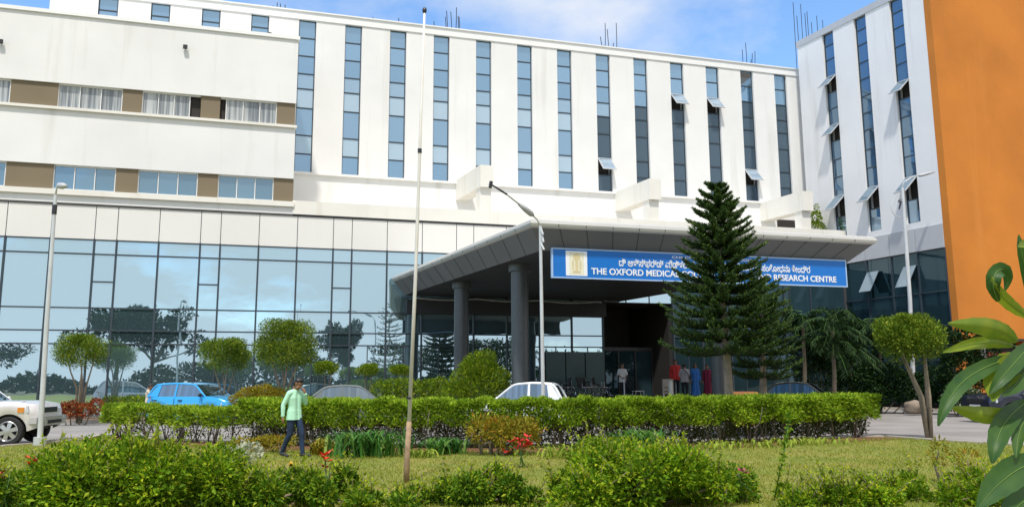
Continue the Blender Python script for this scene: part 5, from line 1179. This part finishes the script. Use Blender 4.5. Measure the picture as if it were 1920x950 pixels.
t = thing('queue_post', 'slim pale queue post right in front of the man in the doorway', 'post', stand(1171, 40.3)); q = MB(); q.lathe((0, 0, 0), (0, 0, 1), [(0, .03), (.98, .03), (1.0, .02), (1.0, 0)], 10); q.build('shaft', M['steel'], t, smooth='edge'); q = MB(); q.lathe((0, 0, 0), (0, 0, 1), [(0, .15), (.03, .14), (.035, 0)], 16); q.build('base', M['darkmetal'], t)
b = atY(1394, 760, 30.0); t = thing('terracotta_planter', 'terracotta planter box right of the tall pine trunk', 'planter', (b[0], 30.0, 0)); q = MB(); q.hexa([(-.34, -.25, 0), (.34, -.25, 0), (.34, .25, 0), (-.34, .25, 0), (-.42, -.3, 1.1), (.42, -.3, 1.1), (.42, .3, 1.1), (-.42, .3, 1.1)]); q.build('box', mat('terracotta', (.40, .15, .05), .8, .2, 5), t); q = MB(); q.b(-.45, .45, -.33, .33, 1.1, 1.2); q.build('rim', mat('terracotta_rim', (.44, .19, .07), .8, .2, 5), t)
# boulder at the kerb
import bmesh
bm = bmesh.new(); bmesh.ops.create_icosphere(bm, subdivisions=3, radius=.5); rr = np.random.default_rng(3)
for v in bm.verts:
    c = v.co; f = 1 + .16 * math.sin(c.x * 7 + 1) * math.cos(c.y * 6) + .12 * math.sin(c.z * 9 + c.x * 4); v.co = Vector((c.x * 1.0 * f, c.y * .8 * f, max(c.z, -.25) * .75 * f))
me = bpy.data.meshes.new('boulder'); bm.to_mesh(me); bm.free(); me.materials.append(M['rock']); me.polygons.foreach_set('use_smooth', [True] * len(me.polygons))
o = link('boulder', me); pb_ = atY(1715, 765, 38.0); o.location = (pb_[0], 38.0, .3); tag(o, 'brown boulder by the far kerb behind the two stemmed topiary', 'boulder')

# ================================================================== near plant with large leaves
t = thing('large_leaf_plant', 'close plant with large drooping glossy leaves at the right edge', 'plant')
def big_leaf(pts, w, fold=.16, curl=0., up=(0, 0, 1)):
    """pts: image points with distance (x, y, Y) along the midrib"""
    P = np.array([atY(x, y, Y) for x, y, Y in pts]); n = 16; u = np.linspace(0, 1, n); k = np.linspace(0, 1, len(P)); 
    # smooth midrib
    cp = np.stack([np.interp(u, k, P[:, i]) for i in range(3)], 1)
    for _ in range(3): cp[1:-1] = (cp[:-2] + 2 * cp[1:-1] + cp[2:]) / 4
    q = MB(); rows = []; wm = w * .84 * 3.0 / 1553
    for i in range(n):
        tg = nrm(cp[min(i + 1, n - 1)] - cp[max(i - 1, 0)]); view = nrm(cp[i] - CAM); s = nrm(np.cross(tg, view)); nn = nrm(np.cross(s, tg)); nn = nn if nn @ np.array(up) > 0 else -nn
        ww = wm * (math.sin(math.pi * min(1, u[i] * .96 + .03) ** .85) ** .8) * .5 + .0015; wav = .10 * math.sin(i * 1.7 + len(rows))
        rows.append([tuple(cp[i] + s * ww * (1 + wav * .4) + nn * ww * fold * 2), tuple(cp[i] + s * ww * .5 + nn * ww * fold * .7), tuple(cp[i] - nn * .002), tuple(cp[i] - s * ww * .5 + nn * ww * fold * .7), tuple(cp[i] - s * ww * (1 - wav * .4) + nn * ww * fold * 2)])
    i0 = len(q.v); q.v += [p_ for r_ in rows for p_ in r_]
    for i in range(n - 1):
        for j in range(4): q.f.append((i0 + i * 5 + j, i0 + i * 5 + j + 1, i0 + (i + 1) * 5 + j + 1, i0 + (i + 1) * 5 + j)); q.m.append(0)
    lf = q.build('leaf', random.choice(BL), t, smooth=True)
    q = MB(); q.tube([tuple(c_ + (CAM - c_) / np.linalg.norm(CAM - c_) * .0015) for c_ in cp], [.0020 - .0016 * x for x in u], 5); q.build('midrib', LM['rib'], lf, smooth=True)
LM['rib'] = mat('leaf_rib', (.14, .24, .04), .5)
def bigmat(name, a, b):
    m, tt, p, o = base_mat(name); c = mixrgb(tt, ramp(tt, noise(tt, 9, 4), .35, .65), a, b); tt.links.new(c, p.inputs['Base Color']); p.inputs['Roughness'].default_value = .5
    tr = N(tt, 'ShaderNodeBsdfTranslucent'); tt.links.new(c, tr.inputs[0]); mx = N(tt, 'ShaderNodeMixShader'); mx.inputs[0].default_value = .4; tt.links.new(p.outputs[0], mx.inputs[1]); tt.links.new(tr.outputs[0], mx.inputs[2]); tt.links.new(mx.outputs[0], o.inputs[0]); return m
G1 = bigmat('mature_leaf', (.028, .095, .018), (.06, .14, .02)); G2 = bigmat('young_leaf', (.17, .26, .015), (.26, .32, .02))
node = (1925, 628, 3.1)
def lf(pts, w, m, **k):
    global BL
    BL = [m]; big_leaf(pts, w, **k)
lf([(1908, 640, 3.1), (1880, 622, 3.0), (1840, 610, 2.9), (1778, 606, 2.8)], 42, G2)
lf([(1900, 648, 3.1), (1860, 640, 3.0), (1815, 645, 2.95), (1768, 660, 2.9)], 26, G2)
lf([(1905, 668, 3.1), (1850, 685, 2.95), (1800, 715, 2.85), (1772, 760, 2.8), (1759, 798, 2.8)], 34, G1)
lf([(1912, 668, 3.1), (1885, 690, 3.0), (1865, 720, 2.95), (1862, 752, 2.9)], 62, G2)
lf([(1940, 640, 3.1), (1915, 665, 3.0), (1880, 705, 2.9), (1855, 738, 2.9)], 36, G1)
lf([(1905, 776, 3.1), (1870, 780, 3.0), (1830, 776, 2.95), (1784, 763, 2.9)], 36, G2)
lf([(1925, 752, 3.1), (1896, 775, 3.0), (1875, 805, 2.95), (1866, 838, 2.9), (1860, 868, 2.9)], 44, G1)
lf([(1940, 765, 3.1), (1918, 790, 3.0), (1908, 820, 2.95), (1905, 858, 2.9)], 30, G1)
lf([(1945, 660, 3.05), (1925, 690, 3.0), (1905, 720, 2.95), (1880, 742, 2.9)], 46, G1)
lf([(1935, 598, 3.1), (1905, 580, 3.0), (1882, 560, 2.95), (1866, 540, 2.9), (1860, 518, 2.9)], 26, G2)
lf([(1872, 565, 2.95), (1860, 540, 2.9), (1864, 510, 2.9), (1882, 500, 2.92), (1893, 520, 2.95), (1884, 545, 2.96)], 30, G1)
lf([(1955, 858, 3.0), (1905, 880, 2.9), (1862, 915, 2.85), (1832, 955, 2.8)], 60, G1)
lf([(1960, 905, 3.0), (1930, 930, 2.9), (1900, 955, 2.85), (1875, 985, 2.8)], 60, G1)
lf([(1950, 470, 3.1), (1925, 455, 3.0), (1908, 462, 2.95)], 22, G2)
lf([(1950, 640, 3.1), (1935, 560, 3.1), (1915, 470, 3.05), (1910, 440, 3.05)], 20, G1)
q = MB(); b = atY(1960, 940, 3.1); b[2] = 0.02; q.tube([b, atY(1955, 900, 3.1), atY(1940, 760, 3.1), atY(1926, 650, 3.1), atY(1935, 590, 3.12)], [.022, .018, .013, .010, .006], 8)
for a, c in (((1928, 660, 3.1), (1903, 648, 3.1)), ((1930, 690, 3.1), (1905, 668, 3.1)), ((1942, 790, 3.1), (1905, 776, 3.1)), ((1940, 770, 3.1), (1925, 752, 3.1)), ((1952, 880, 3.1), (1950, 862, 3.0)), ((1935, 600, 3.1), (1932, 597, 3.1))): q.tube([atY(*a), atY(*c)], [.006, .004], 5)
q.build('stem', LM['rib'], t, smooth=True)
settle(t)

# ================================================================== lawn grass
n = 150000; Y = rng.uniform(8.5, 25.5, n); X = (rng.random(n) * 2 - 1) * Y * .66
nx_, ny_ = np.array([p_[0] for p_ in near]), np.array([p_[1] for p_ in near]); o_ = np.argsort(nx_); lim = np.interp(X, nx_[o_], ny_[o_]) - .12
hx, hy = np.array([p_[0] for p_ in hl]), np.array([p_[1] for p_ in hl]); hlim = np.interp(X, hx, hy)
keep = (Y < lim) & ((Y < hlim - .75) | (rng.random(n) < .12)); X, Y = X[keep], Y[keep]; n = len(X)
C = np.stack([X, Y, np.full(n, .028)], 1); D = unit(rng.normal(size=(n, 3)) * [.5, .5, .12] + [0, 0, .75]); patch = .55 + .55 * np.sin(X * 1.3 + 2 * np.sin(Y * .7)) * np.sin(Y * 1.9 + X * .4)
gr_ = leaf_mesh('grass', C, D, unit(rng.normal(size=(n, 3)) * [1, 1, .2]), rng.uniform(.025, .06, n) * (1 + .5 * patch), .012, LM['grass'], None, .1)
tag(gr_, 'short yellowish green grass covering the lawn', 'grass', kind='stuff')
